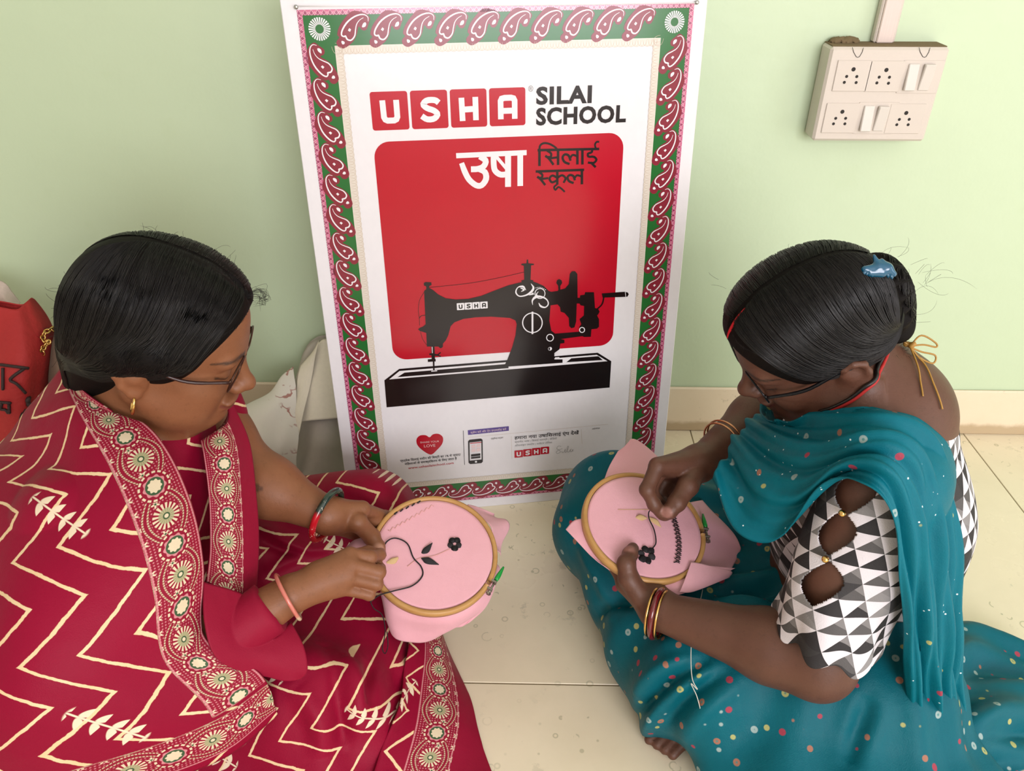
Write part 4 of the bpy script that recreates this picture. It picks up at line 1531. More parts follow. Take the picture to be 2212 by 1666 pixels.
pl_ = tag(empty('person', (-.62, .79, 0)), 'woman in a red saree with cream zigzags sitting cross-legged, stitching a hoop', 'person')


def facemasks(HC, R, sc):
    def lc(V): return (V - HC) @ R / sc
    def lip(V):
        q = lc(V); hw = .0055 * np.sqrt(np.clip(1 - (q[:, 1] / .0235) ** 2, 0, 1))
        z = np.where(q[:, 2] > -.0685, (q[:, 2] + .0685) / np.maximum(hw * 1.15, 1e-5), (-.0685 - q[:, 2]) / np.maximum(hw * 1.6, 1e-5))
        return np.clip((1.15 - z) / .4, 0, 1) * (q[:, 0] > .078) * (np.abs(q[:, 1]) < .0235)
    def brow(V):
        q = lc(V); y = np.abs(q[:, 1]); t = np.clip((y - .012) / .042, 0, 1)
        zb = .0195 + .0065 * np.sin(t * 2.6); th = .0030 * (1 - .65 * t)
        b1 = np.clip((th + .0014 - np.abs(q[:, 2] - zb)) / .0018, 0, 1) * (y > .011) * (y < .055)
        zl = -.0050 + .0035 * ((y - .031) / .016) ** 2 - .001
        b2 = np.clip((.0022 - np.abs(q[:, 2] - zl)) / .0014, 0, 1) * (y > .016) * (y < .049)
        return np.maximum(b1, b2) * (q[:, 0] > .045)
    return lip, brow


lip, brow_ = facemasks(HCL, RL, .98)
tat = blob([P(x_, y_, F.hit(x_, y_, .9, 1.3)) for x_, y_ in ((554, 1050), (556, 1058), (563, 1056))], .0022, .002)
brow = lambda V: np.maximum(brow_(V), .7 * tat(V))
FBL = F
bodymesh(F, 'body', M_SKL, pl_, {'lip': lip, 'brow': brow, 'nail': blob(nails, .007, .004)})

# ---- hair: smooth cap parted in the middle, gathered at the nape
FH = Field(tuple(HCL - .20), tuple(HCL + .19), 0.0026)
e = lambda c, r, k, cut=False: FH.ell(L(*c), np.array(r), RL, k, cut)
e((-.014, 0, .036), (.100, .0830, .096), 0)
e((.030, 0, .060), (.064, .064, .060), .03)
e((-.066, 0, -.012), (.044, .060, .075), .04)
FH.cap(L(-.066, 0, -.05), L(-.074, -.004, -.150), .046, .030, .03)
e((.098, 0, -.050), (.072, .098, .128), .012, True)
e((.022, -.085, -.092), (.052, .040, .070), .012, True)
e((.022, .085, -.092), (.052, .040, .070), .012, True)
for q in (-1, 1): FH.chain([L(.030, .070 * q, .030), L(.002, .078 * q, .030), L(-.030, .080 * q, .020), L(-.052, .070 * q, -.010)], [.009, .0105, .0105, .010], .025)
FH.cap(L(.085, 0, .095), L(.045, 0, .132), .0035, .0045, .006, True)
FH.cap(L(.045, 0, .132), L(-.02, 0, .138), .0045, .002, .006, True)
V, Q = FH.nets()
me = qmesh('hair', V, Q)
loc = (V - HCL) @ RL
uvset(me, np.stack([np.arctan2(loc[:, 1], loc[:, 2] + .05) * .09, loc[:, 0]], 1))
hair = link('hair', me, M_HAIR, pl_)
paths = []
for i in range(1200):
    q = -1 if i % 5 > 1 else 1
    s_ = rng.uniform(-1.0, 1.0)     # 1 = front hairline, 0 = mid crown, <0 = back of the head
    wv = rng.uniform(-.005, .005); f_ = max(s_, 0); k_ = max(-s_, 0)
    a = L(-.02 + .105 * s_ if s_ > 0 else -.02 - .07 * k_, q * (.003 + .01 * k_), .135 - .030 * f_ ** 2 - .02 * k_)
    m1 = L(-.02 + .092 * f_ - .095 * k_ + wv, q * (.066 - .010 * f_ - .045 * k_), .085 - .012 * f_ - .005 * k_ + wv)
    m2 = L(-.035 + .082 * f_ ** 1.2 - .080 * k_ + wv, q * (.085 - .055 * k_), .034 - .026 * f_ - .01 * k_ + wv)
    m3 = L(-.060 + .040 * f_ - .05 * k_, q * (.074 - .04 * k_), -.004 - .014 * f_ - .02 * k_)
    m4 = L(-.088 - .02 * k_, q * (.050 - .02 * k_), -.030 - .012 * f_)
    b_ = L(-.090, q * .022 + rng.uniform(-.012, .012), -.075)
    c_ = L(-.088, q * .010 + rng.uniform(-.012, .012), -.125)
    paths.append(surf_path(FH, [a, m1, m2, m3, m4, b_, c_], 26, rng.uniform(.0002, .0014)))
strands('hair_strands', paths, .00045, hair)
fly = []
for i in range(60):
    t = rng.uniform(0, 1)
    p0 = [L(.09 - .14 * t, rng.normal(0, .03), .12 + .01 * math.sin(3 * t)), L(-.10 - .02 * t, rng.normal(0, .04), .05 - .1 * t)][i % 2]
    dr = nrm(rng.normal(size=3) + nrm(p0 - HCL) * 1.2)
    p0 = surf_path(FH, [p0, p0 + .001], 2, 0.0)[0]
    l_ = rng.uniform(.008, .022)
    fly.append(flyaway(p0, p0 - HCL, l_ * 1.3))
for i in range(26):   # curl at the forehead
    p0 = L(.090, .006 + rng.normal(0, .006), .100); p0 = surf_path(FH, [p0, p0 + .0005], 2, 0.0)[0]
    fly.append(spline([p0, p0 + RL @ np.array([.012, .004, .006]) + rng.normal(size=3) * .003, p0 + RL @ np.array([.020, .008, -.004]) + rng.normal(size=3) * .004, p0 + RL @ np.array([.012, .010, -.012]) + rng.normal(size=3) * .004], 10))
strands('hair_flyaways', fly, .00016, hair)
for q in (-1, 1): baby_hairs(FH, FBL, L, q, 150, hair)

# ---- earring, glasses, bangles
ec = L(-.008, -.079, -.047)
tag(MB().tube(ringtube(ec, RL[:, 0] * .9 + RL[:, 1] * .3, .0125, .001, sq=.75, hint=RL[:, 2]), [.0012 + .0010 * math.sin(math.pi * k / 40) for k in range(40)], 8, True).build('earring', M_GOLD, pl_), 'small gold hoop earring')
M_RIM1 = plain('spectacle_brown_metal', (0.06, 0.025, 0.015, 1), 0.3, 0.6)
M_TEM1 = plain('spectacle_temple_dark', (0.035, 0.012, 0.010, 1), 0.25)
glasses('eyeglasses', LLF, 'brown-rimmed eyeglasses worn by the woman in red', M_RIM1, M_TEM1, h=.036)


def wrist_ring(W, axis, r, sq=.85, sh=0.0):
    return ringtube(np.asarray(W) + nrm(axis) * sh, axis, r, 0, 44, sq)


def two_tone(name, c1, c2, dots=True):
    m, b = start(name)
    x, y, z = sep(coords())
    n = X.nt.nodes.new('ShaderNodeTexVoronoi'); n.inputs['Scale'].default_value = 260
    X.nt.links.new(coords(), n.inputs['Vector'])
    c = mix((X(attr('half').outputs['Fac'])), c1, c2)
    sp = xstep(X(n.outputs['Distance']) - 0.22, 0.05) * X(attr('stud').outputs['Fac'])
    c = mix(sp, c, (0.8, 0.7, 0.55, 1))
    setc(b, c); b.inputs['Roughness'].default_value = 0.22; b.inputs['Coat Weight'].default_value = 0.5
    return m


axl = nrm(WLL - ELL_)
bp = wrist_ring(P(706, 1113, 1.078), axl, .0385, .92)
mb = MB().tube(bp, .0048, 10, True)
me = mb.mesh('bangle'); VV = np.array([v.co[:] for v in me.vertices])
ang = np.repeat(np.arange(44), 10)
hv = np.array([P(0, 0, 1) * 0 + 0]);
up_c = (VV - P(706, 1113, 1.078)) @ CB[:, 1] + 0.35 * ((VV - P(706, 1113, 1.078)) @ CB[:, 0])
fset(me, 'half', np.clip((up_c - .006) / .003, 0, 1))
fset(me, 'stud', (np.abs(np.sin(ang / 44 * 2 * math.pi * 3)) > .86).astype(float))
tag(link('bangle', me, two_tone('bangle_red_green', (0.50, 0.008, 0.018, 1), (0.012, 0.03, 0.022, 1))), 'red and dark green studded bangle on the far wrist of the woman in red', 'bangle')
axr = nrm(WRL - ERL)
bp = wrist_ring(P(622, 1290, .957), axr * .97 + CB[:, 0] * .1, .0315, .95)
mb = MB().tube(bp, .0026, 8, True); me = mb.mesh('thread_bracelet'); VV = np.array([v.co[:] for v in me.vertices])
yv = (VV - VV.mean(0)) @ CB[:, 1]
fset(me, 'half', np.clip((-yv - .018) / .004, 0, 1)); fset(me, 'stud', np.zeros(len(VV)))
tag(link('thread_bracelet', me, two_tone('wrist_thread', (0.60, 0.17, 0.13, 1), (0.78, 0.60, 0.40, 1))), 'faded coral thread bracelet on the near wrist of the woman in red', 'bracelet')

# ---- saree: lap and legs
FS = Field((-.98, .34, .0), (-.02, 1.14, .34), 0.0040)
FS.cap((-.70, .64, .10), (-.27, .63, .085), .105, .075, .04)
FS.cap((-.64, .88, .11), (-.265, .955, .125), .10, .082, .05)
FS.cap((-.27, .63, .085), (-.33, .90, .05), .07, .055, .05)
FS.cap((-.265, .955, .125), (-.25, .72, .06), .075, .06, .05)
FS.ell((-.45, .78, .07), (.26, .22, .085), None, .06)
FS.ell((-.240, .66, .045), (.085, .13, .06), None, .05)
FS.ell((-.37, .50, .035), (.24, .12, .060), None, .05)
FS.cap((-.30, .62, .16), (-.22, .64, .11), .03, .03, .05)
FS.cap((-.40, .86, .16), (-.24, .93, .17), .05, .045, .05)
V, Q = FS.nets(); V = V.astype(float)
gn = FS.grad(V)
fold = .0045 * np.sin(46 * (V[:, 0] * .55 + V[:, 1] * .85) + 3.5 * vnoise(V, 9, 4)) + .0035 * vnoise(V, 34, 8) + .004 * vnoise(V, 16, 5)
V = V + gn * fold[:, None]
V = ridges(V, gn, FS, [([(700, 1400), (722, 1465), (738, 1530), (748, 1620)], .011, -.012), ([(740, 1420), (765, 1480), (775, 1560)], .016, .008), ([(805, 1420), (795, 1480), (790, 1530)], .010, -.009),
                       ([(560, 1140), (640, 1180), (735, 1195)], .010, .009), ([(570, 1240), (640, 1205), (720, 1180)], .010, .008), ([(565, 1170), (640, 1195), (720, 1200)], .007, -.007),
                       ([(640, 1480), (690, 1560), (700, 1640)], .014, .008), ([(850, 1420), (880, 1500), (860, 1600)], .016, .007), ([(690, 1065), (760, 1080), (830, 1110)], .012, -.005)])
V[:, 2] = np.maximum(V[:, 2], .0012)
me = qmesh('saree_skirt', V, Q)
pu_, pv_ = V @ CB[:, 0], V @ CB[:, 1]
uvset(me, 1.3 * np.stack([pu_ * .90 + pv_ * .42, pv_ * .90 - pu_ * .42], 1))
M_RED0 = m_redsaree('saree_red_print', False)
M_RED = m_redsaree('saree_red_print_border', True)
link('saree_skirt', me, M_RED0, pl_)
# bodice under the drape
FT = Field((-.80, .50, .10), (-.33, 1.06, .52), 0.004)
FT.cap(NBL + np.array([-.005, 0, -.030]), np.array([-.565, .79, .28]), .085, .140, .05)
FT.cap(SRL, SLL, .056, .056, .06)
FT.cap(np.array([-.56, .79, .30]), np.array([-.62, .78, .14]), .140, .15, .05)
FT.cap(SLL, SLL + (ELL_ - SLL) * .30, .054, .050, .04)
FT.cap(SRL, SRL + (ERL - SRL) * .9, .060, .056, .04)
FT.ell((-.50, .80, .33), (.075, .13, .07), None, .05)
FT.cap(L(-.02, 0, -.06), L(-.01, 0, -.115), .054, .046, .012, True)
V, Q = FT.nets(); V = V.astype(float); V += FT.grad(V) * (.003 * np.sin(90 * (V[:, 1] * .6 - V[:, 2] * .3) + 2 * vnoise(V, 14, 2)))[:, None]
me = qmesh('saree_bodice', V, Q); uvset(me, np.stack([V[:, 1] + .5 * V[:, 0], V[:, 2]], 1))
link('saree_bodice', me, M_RED0, pl_)


def buv(o, a):
    me = o.data
    at = me.attributes.new('BUV', 'FLOAT_VECTOR', 'POINT')
    w = np.zeros((len(me.vertices), 3), np.float32); w[:, :2] = np.vstack([a.reshape(-1, 2)] * 2); at.data.foreach_set('vector', w.ravel())


def lens_(G):
    du = np.concatenate([[0], np.cumsum(np.linalg.norm(np.diff(G, axis=0), axis=2).mean(1))])
    dv = np.concatenate([[0], np.cumsum(np.linalg.norm(np.diff(G, axis=1), axis=2).mean(0))])
    return np.meshgrid(du, dv, indexing='ij')


def wrinkle(G, amp, fn):
    gu = np.gradient(G, axis=0); gv = np.gradient(G, axis=1)
    N = np.cross(gu, gv); N /= np.maximum(np.linalg.norm(N, axis=2, keepdims=True), 1e-9)
    return G + N * (amp * fn)[..., None]


net = [[(158, 745, 1.000), (128, 800, .985), (90, 870, .98), (30, 930, .985), (-60, 985, 1.0)],
       [(228, 845, .945), (168, 890, .915), (110, 950, .91), (25, 1000, .92), (-80, 1050, .94)],
       [(338, 945, .925), (232, 1010, .872), (130, 1060, .85), (25, 1100, .86), (-90, 1140, .885)],
       [(408, 1079, .900), (290, 1150, .845), (160, 1190, .82), (40, 1220, .82), (-80, 1240, .84)],
       [(443, 1220, .890), (330, 1290, .835), (190, 1340, .80), (50, 1370, .79), (-80, 1390, .80)],
       [(447, 1385, .895), (355, 1430, .845), (230, 1480, .80), (70, 1520, .78), (-80, 1540, .78)],
       [(560, 1455, .925), (440, 1530, .880), (300, 1600, .83), (100, 1650, .80), (-80, 1690, .80)],
       [(600, 1545, .955), (480, 1630, .920), (320, 1700, .88), (100, 1770, .85), (-80, 1800, .84)]]
G_ = bicubic([[P(*q) for q in r] for r in net], 150, 110)
U_, V_ = lens_(G_)
G_ = wrinkle(G_, 1.0, .0045 * np.sin(34 * V_ + 9 * U_ + 2.2 * np.sin(7 * U_)) * np.clip(V_ / .05, 0, 1) + .004 * np.sin(22 * U_ - 14 * V_))
G_ = drape(G_, FBL, .010); G_ = drape(G_, FT, .006)
pal = sheet('saree_pallu', G_, M_RED, pl_, .0025, np.stack([V_ * 1.0, U_], -1))
acr = V_ / .060
# border runs along the neck edge and along the lower hem
low = (U_.max() - .012 - U_) / .060
useA = acr < np.where(low < 1.0, -1, 9)
bx = np.where(low < 1.05, V_, U_); by = np.where(low < 1.05, low, acr)
by = np.where(U_ < U_.max() * .985, by, by)
buv(pal, np.stack([bx, np.clip(by, -9, 9) * 1.0], -1))
# the band on this sheet lies at y 0..1; beyond it y>1 must stay zigzag: store as negative
w_ = np.where(by > 1.0, -1.0, by)
at = pal.data.attributes['BUV']; ww = np.zeros((len(pal.data.vertices), 3), np.float32)
ww[:, :2] = np.vstack([np.stack([bx, w_], -1).reshape(-1, 2)] * 2); at.data.foreach_set('vector', ww.ravel())

net = [[(428, 925, 1.02), (465, 900, 1.03), (502, 868, 1.06)],
       [(440, 985, .985), (492, 972, .995), (540, 955, 1.04)],
       [(451, 1079, .968), (503, 1078, .978), (553, 1075, 1.02)],
       [(453, 1175, .955), (506, 1185, .965), (556, 1180, 1.005)],
       [(446, 1255, .925), (505, 1285, .950), (548, 1300, .985)]]
G_ = bicubic([[P(*q) for q in r] for r in net], 90, 40)
U_, V_ = lens_(G_)
G_ = wrinkle(G_, 1.0, .002 * np.sin(60 * V_ + 15 * U_)); G_ = drape(G_, FBL, .008)
o_ = sheet('saree_pallu_far', G_, M_RED, pl_, .0025, np.stack([V_, U_], -1))
buv(o_, np.stack([U_ + .02, V_ / .046], -1))
net = [[(438, 1258, .900), (532, 1290, .940), (628, 1340, .965)],
       [(440, 1350, .880), (545, 1372, .922), (655, 1400, .955)],
       [(470, 1425, .885), (560, 1420, .918), (662, 1445, .955)],
       [(560, 1462, .925), (610, 1470, .940), (650, 1465, .955)]]
G_ = bicubic([[P(*q) for q in r] for r in net], 50, 50); U_, V_ = lens_(G_)
G_ = wrinkle(G_, 1.0, .0025 * np.sin(50 * V_ + 30 * U_)); G_ = drape(G_, FBL, .006)
o_ = sheet('saree_fold', G_, M_RED, pl_, .0025, np.stack([V_, U_], -1)); buv(o_, np.full(G_.shape[:2] + (2,), 2.0))
# printed hem lying on the floor beside the near knee
zf = lambda px, py, z: PZ(px, py, z)
net = [[zf(885, 1378, .10), zf(945, 1370, .06), zf(958, 1385, .012), zf(962, 1392, .004)],
       [zf(870, 1450, .10), zf(960, 1460, .045), zf(1000, 1480, .010), zf(1008, 1490, .003)],
       [zf(845, 1540, .10), zf(960, 1555, .040), zf(1010, 1570, .012), zf(1030, 1575, .003)],
       [zf(815, 1640, .09), zf(940, 1650, .035), zf(1005, 1655, .012), zf(1062, 1665, .003)],
       [zf(785, 1740, .08), zf(920, 1745, .030), zf(1000, 1750, .010), zf(1100, 1760, .003)]]
G_ = bicubic(net, 80, 50); U_, V_ = lens_(G_); G_ = wrinkle(G_, 1.0, .002 * np.sin(38 * U_ + 20 * V_)); G_ = drape(G_, FS, .005); G_[..., 2] = np.maximum(G_[..., 2], .003)
o_ = sheet('saree_hem', G_, M_RED, pl_, .0025, np.stack([V_, U_], -1)); buv(o_, np.stack([U_, (V_ - .040) / .072], -1))

# ---- embroidery hoop (shared builder)
def m_pink():
    m, b = start('pink_cotton')
    c = mix(noise(9, 3, 0.5, coords()), (0.80, 0.40, 0.47, 1), (0.86, 0.46, 0.52, 1))
    setc(b, c); b.inputs['Roughness'].default_value = 0.8; b.inputs['Sheen Weight'].default_value = 0.2
    weave(b, 1500, 0.15)
    return m


def m_wood():
    m, b = start('hoop_wood')
    n = noise(1.0, 4, 0.6, mapping(coords(), (30, 30, 220)))
    setc(b, mix(n, (0.42, 0.20, 0.055, 1), (0.62, 0.36, 0.13, 1)))
    b.inputs['Roughness'].default_value = 0.4
    return m


M_PINK, M_WOOD = m_pink(), m_wood()
M_BLK = plain('black_thread', (0.008, 0.006, 0.008, 1), 0.7, var=0.4, nscale=400)
M_BEI = plain('beige_thread', (0.62, 0.42, 0.20, 1), 0.7, var=0.3, nscale=400)
M_PAL = plain('faint_pink_thread', (0.72, 0.38, 0.33, 1), 0.7, var=0.2, nscale=400)
M_SCREW = plain('screw_steel', (0.30, 0.27, 0.23, 1), 0.35, 0.9)
M_GRN = plain('screw_cap_green', (0.01, 0.32, 0.05, 1), 0.35)


def hoop(label, C_, N_, Rad, screw_px, flare_fn, cloth_label):
    R = hoop_frame(C_, N_, CB[:, 0])
    H_ = lambda x, y, z=0.0: C_ + R @ np.array([x, y, z])
    to = lambda px, py, o=0.0036: P(px, py, dpl(px, py, C_ + nrm(N_) * o, nrm(N_)))
    hp = tag(empty('embroidery_hoop', tuple(C_)), label, 'embroidery hoop')
    sp = (to(*screw_px) - C_) @ R; sa = math.atan2(sp[1], sp[0])
    prof = [(-.0032, -.0075), (.0032, -.0075), (.0038, -.001), (.0030, .0042), (.0010, .0050), (-.0010, .0050), (-.0032, .0040)]
    def ring(r0, gap, name):
        V, Fq = [], []; n = 96
        ts = np.linspace(sa + gap, sa + 2 * math.pi - gap, n)
        for t in ts:
            for (a, z) in prof: V.append(H_((r0 + a) * math.cos(t), (r0 + a) * math.sin(t), z))
        k = len(prof)
        for i in range(n - 1):
            for j in range(k): Fq.append((i * k + j, i * k + (j + 1) % k, (i + 1) * k + (j + 1) % k, (i + 1) * k + j))
        Fq += [tuple(range(k)), tuple((n - 1) * k + j for j in range(k))[::-1]]
        link(name, pmesh(name, V, Fq), M_WOOD, hp)
    ring(Rad, .035, 'outer_ring')
    prof = [(-.0028, -.0070), (.0028, -.0070), (.0028, .0020), (-.0028, .0020)]
    ring(Rad - .0068, 0.0005, 'inner_ring')
    # clamp blocks, bolt, nut, cap
    er = np.array([math.cos(sa), math.sin(sa), 0]); et = np.array([-math.sin(sa), math.cos(sa), 0])
    for q in (-1, 1):
        MB().box(H_(*(er * (Rad + .006) + et * .0065 * q)), (.0045, .0016, .0045), R @ np.stack([er, et, [0, 0, 1]], 1), bev=.0006).build('clamp', M_SCREW, hp, False)
    p0 = er * (Rad + .0075) - et * .014; p1 = er * (Rad + .0075) + et * .013
    MB().tube([H_(*p0), H_(*p1)], .0016, 10).build('bolt', M_SCREW, hp)
    ca = er * (Rad + .0075) + et * .010
    MB().tube([H_(*(ca + et * t)) for t in (0, .004, .010, .016, .024, .0245)], [.0030, .0036, .0034, .0026, .0014, .0006], 12).build('bolt_cap', M_GRN, hp)
    nu = er * (Rad + .0075) - et * .011
    MB().tube([H_(*(nu - et * t)) for t in (0, .003)], .0036, 6).build('nut', M_SCREW, hp, False)
    # cloth: flat disc then free edge
    cl = tag(empty('embroidery_cloth', tuple(C_)), cloth_label, 'cloth')
    rs = np.linspace(0.004, Rad - .004, 20); na = 120; Vd = [H_(0, 0, .0026)]
    for i, r in enumerate(rs):
        for j in range(na):
            t = 2 * math.pi * j / na
            Vd.append( H_(r * math.cos(t), r * math.sin(t), .0026 + .0005 * math.sin(3 * t + r * 30) * r / Rad))
    fd = [(0, 1 + j, 1 + (j + 1) % na) for j in range(na)] + [(1 + i * na + j, 1 + (i + 1) * na + j, 1 + (i + 1) * na + (j + 1) % na, 1 + i * na + (j + 1) % na) for i in range(len(rs) - 1) for j in range(na)]
    ds = link('stretched_cloth', pmesh('stretched_cloth', Vd, fd), M_PINK, cl)
    md = ds.modifiers.new('thickness', 'SOLIDIFY'); md.thickness = .0007
    return hp, cl, H_, to, R


hpL, clL, HL, toL, RhL = hoop('wooden embroidery hoop with green screw cap held by the woman in red', HL_C, HL_N, .0885, (1060, 1262), None, 'pink cloth with black flower stretched in the hoop of the woman in red')


def edge_sheet(name, net, parent, nu=40, nv=60, amp=.0, fn=None):
    G2 = bicubic(net, nu, nv); U2, V2 = lens_(G2)
    if fn is not None: G2 = wrinkle(G2, 1.0, fn(U2, V2))
    return sheet(name, G2, M_PINK, parent, .0009)


# free edges of the cloth below and to the right of the left hoop
tl = lambda px, py, o=0.0: P(px, py, dh(px, py) + o)
edge_sheet('cloth_edge', [[tl(828, 1255, .004), tl(860, 1300, .004), tl(920, 1318, .004), tl(1000, 1302, .004), tl(1045, 1262, .004), tl(1068, 1215, .004)],
                          [tl(822, 1275, .02), tl(850, 1325, .02), tl(920, 1345, .025), tl(1005, 1328, .02), tl(1052, 1290, .02), tl(1078, 1230, .02)],
                          [tl(828, 1305, .045), tl(852, 1352, .045), tl(915, 1366, .05), tl(1000, 1345, .045), tl(1045, 1320, .04), tl(1062, 1268, .03)],
                          [tl(838, 1345, .065), tl(862, 1380, .07), tl(905, 1392, .075), tl(960, 1362, .07), tl(1008, 1352, .06), tl(1045, 1300, .045)]], clL, 36, 90, fn=lambda U, V: .0035 * np.sin(70 * V) * np.clip(U / .05, 0, 1))
edge_sheet('cloth_edge', [[tl(1010, 1090, .004), tl(1040, 1115, .004), tl(1060, 1150, .004), tl(1070, 1190, .004)],
                          [tl(1030, 1095, .02), tl(1058, 1112, .022), tl(1076, 1150, .022), tl(1078, 1195, .02)],
                          [tl(1068, 1110, .04), tl(1075, 1116, .042), tl(1098, 1140, .04), tl(1080, 1200, .03)]], clL, 24, 40, fn=lambda U, V: .004 * np.sin(110 * V))
edge_sheet('cloth_edge', [[tl(812, 1160, .006), tl(803, 1190, .006), tl(806, 1225, .006), tl(818, 1255, .006)],
                          [tl(770, 1165, .0), tl(765, 1190, .0), tl(770, 1225, .01), tl(800, 1262, .02)],
                          [tl(745, 1185, .01), tl(752, 1205, .015), tl(770, 1240, .03), tl(795, 1275, .04)]], clL, 24, 40, fn=lambda U, V: .003 * np.sin(90 * V))


def thread(name, pts, m, parent, r=.0007, n=60):
    return MB().tube(spline(pts, n), r, 6).build(name, m, parent)


def petals(c, n, R_, r, rot, to_, parent, m, name='stitched_petal', ov=.0036, hole=True):
    """padded satin-stitch petals around c (pixel coords)"""
    for k in range(n):
        t = rot + 2 * math.pi * k / n
        satin(name, [to_(c[0] + R_ * s * math.cos(t), c[1] + R_ * s * math.sin(t), ov) for s in (.35, 1.0, 1.5)], [r * .5, r, r * .95, r * .5], m, parent)


def satin(name, pts, ws, m, parent, flat=.45):
    """raised satin-stitched leaf/petal: flattened ridged body along pts"""
    p = spline(pts, 26); w = np.maximum(spline(np.array(ws)[:, None], 26)[:, 0], .0002)
    mb_ = MB().tube(p, w * (1 + .09 * np.where(np.arange(26) % 2, 1, -1)), 10)
    # press the padding flat against the cloth
    n_ = nrm(CAM - p.mean(0)); V0 = np.array(mb_.V); h_ = (V0 - p.mean(0)) @ n_
    mb_.V = [tuple(v) for v in V0 - np.outer(h_ * (1 - .3), n_)]
    return mb_.build(name, m, parent)


PXM = 1.12 / FPX
fl1 = (982, 1176)
petals(fl1, 5, 10, 7.2 * PXM, .3, toL, clL, M_BLK)
satin('stitched_leaf', [toL(908, 1201), toL(920, 1190), toL(934, 1173)], [1 * PXM, 7 * PXM, .8 * PXM], M_BLK, clL)
satin('stitched_leaf', [toL(910, 1206), toL(926, 1213), toL(948, 1220)], [1 * PXM, 8 * PXM, .8 * PXM], M_BLK, clL)
satin('stitched_leaf', [toL(835, 1216), toL(848, 1213), toL(860, 1205)], [2 * PXM, 7 * PXM, 2 * PXM], M_BEI, clL)
thread('stitched_stem', [toL(880, 1224, .0034), toL(905, 1207, .0034), toL(940, 1200, .0034), toL(972, 1186, .0034)], M_PAL, clL, .0005)
zz = [toL(838 + 5.2 * k, 1148 - 3.0 * k + (3 if k % 2 else -3), .0034) for k in range(20)]
MB().tube(zz, .0005, 5).build('stitched_zigzag', M_PAL, clL)
for k in range(5):
    MB().tube([toL(852 + 12.5 * k, 1111 - 6 * k), toL(858 + 12.5 * k, 1106 - 6 * k)], [.0012, .0010], 6).build('running_stitch', M_BLK, clL)
wt = tag(empty('sewing_thread', tuple(toL(880, 1200))), 'loose black thread looping over the left hoop', 'thread')
thread('loop', [toL(826, 1190, .004), toL(836, 1170, .006), toL(855, 1163, .006), toL(880, 1175, .005), toL(893, 1205, .004), toL(910, 1225, .004), toL(912, 1245, .004), toL(890, 1266, .005), toL(850, 1277, .007), toL(820, 1286, .010), P(800, 1300, 1.02)], M_BLK, wt, .0010, 90)
thread('tail', [P(800, 1300, 1.02), P(808, 1315, 1.03), P(826, 1330, 1.05), P(832, 1365, 1.07), P(826, 1400, 1.08), P(832, 1412, 1.08), P(838, 1395, 1.075), P(836, 1365, 1.07)], M_BLK, wt, .0007, 60)
MB().tube([P(822, 1196, 1.052), P(813, 1212, 1.060)], .0006, 6).build('needle', M_STEEL, wt)

# ================================================================== PERSON ON THE RIGHT (teal saree)
hx, hy = 1749, 715
HCR = np.array([.345, .843, .558]) + CB[:, 0] * .007 - CB[:, 1] * .003
RR_ = np.array([[-.8449, .2287, -.4836], [-.0869, -.9507, -.2978], [-.5279, -.2096, .8230]])
HR_C, HR_N = P(1391, 1137, 1.12), ldir(1391, 1137, .34, .53, .78)
dr_ = lambda px, py, o=0.0: dpl(px, py, HR_C + HR_N * o, HR_N)
NBR = np.array([.425, .825, .470])
SLR, SRR = np.array([.405, .690, .440]), np.array([.440, .935, .440])
EL_R, ER_R = np.array([.362, .622, .222]), P(1668, 868, 1.20)
WLR, WRR = P(1428, 1322, 1.045), P(1514, 1000, 1.115)
F = Field((.04, .50, .0), (.74, 1.10, .72), 0.0026)
L = head(F, HCR, RR_, .93)
LR = L
F.cap(L(-.035, 0, -.045), NBR, .050, .058, .03)
F.cap(NBR + np.array([.03, -.005, -.02]), np.array([.475, .81, .30]), .088, .110, .05)
F.cap(SLR + np.array([.02, .02, 0]), SRR + np.array([.0, -.02, 0]), .052, .052, .05)
F.cap(np.array([.465, .81, .30]), np.array([.455, .80, .13]), .105, .10, .05)
F.cap((.46, .72, .12), (.24, .69, .09), .070, .055, .05)
F.cap((.46, .88, .12), (.14, .98, .12), .070, .055, .05)
F.cap((.24, .68, .09), (.20, .90, .05), .05, .035, .04)
F.cap((.14, .98, .12), (.25, .72, .05), .05, .035, .04)
# near foot showing under the hem
ft = PZ(1440, 1612, .018)
F.cap((.25, .72, .05), ft + np.array([.03, .03, .012]), .035, .022, .03)
for k in range(4):
    tq = PZ(1402 + 17 * k, 1598 + 11 * k, .010)
    digit(F, [tq + np.array([.042, .034, .014]), tq + np.array([.016, .013, .007]), tq], .0085, .0072, .002)
arm(F, SLR, EL_R, WLR, (.052, .046, .044, .038, .0255))
arm(F, SRR, ER_R, WRR, (.046, .036, .034, .032, .0235))
# left hand (near): thumb on the cloth, fingers below the hoop
kl = [P(1350, 1262, 1.070), P(1368, 1250, 1.085), P(1388, 1252, 1.095), P(1402, 1262, 1.098)]
for k, q in enumerate(kl): F.cap(WLR + (q - WLR) * .12, q, .0205, .0135, .014)
for k, q in enumerate(kl):
    a = [(1328, 1222), (1350, 1200), (1378, 1200), (1402, 1215)][k]; e_ = [(1342, 1180), (1372, 1165), (1400, 1168), (1420, 1185)][k]
    digit(F, [q, P(a[0], a[1], dr_(*a) + (.022 if k else .016)), P(e_[0], e_[1], dr_(*e_) + .021)], .0105, .0085)
tr_ = [P(1385, 1290, 1.052), P(1358, 1250, 1.055), P(1353, 1218, dr_(1353, 1218) - .016), P(1361, 1198, dr_(1361, 1198) - .013), P(1367, 1185, dr_(1367, 1185) - .009)]
digit(F, tr_, .0155, .0085)
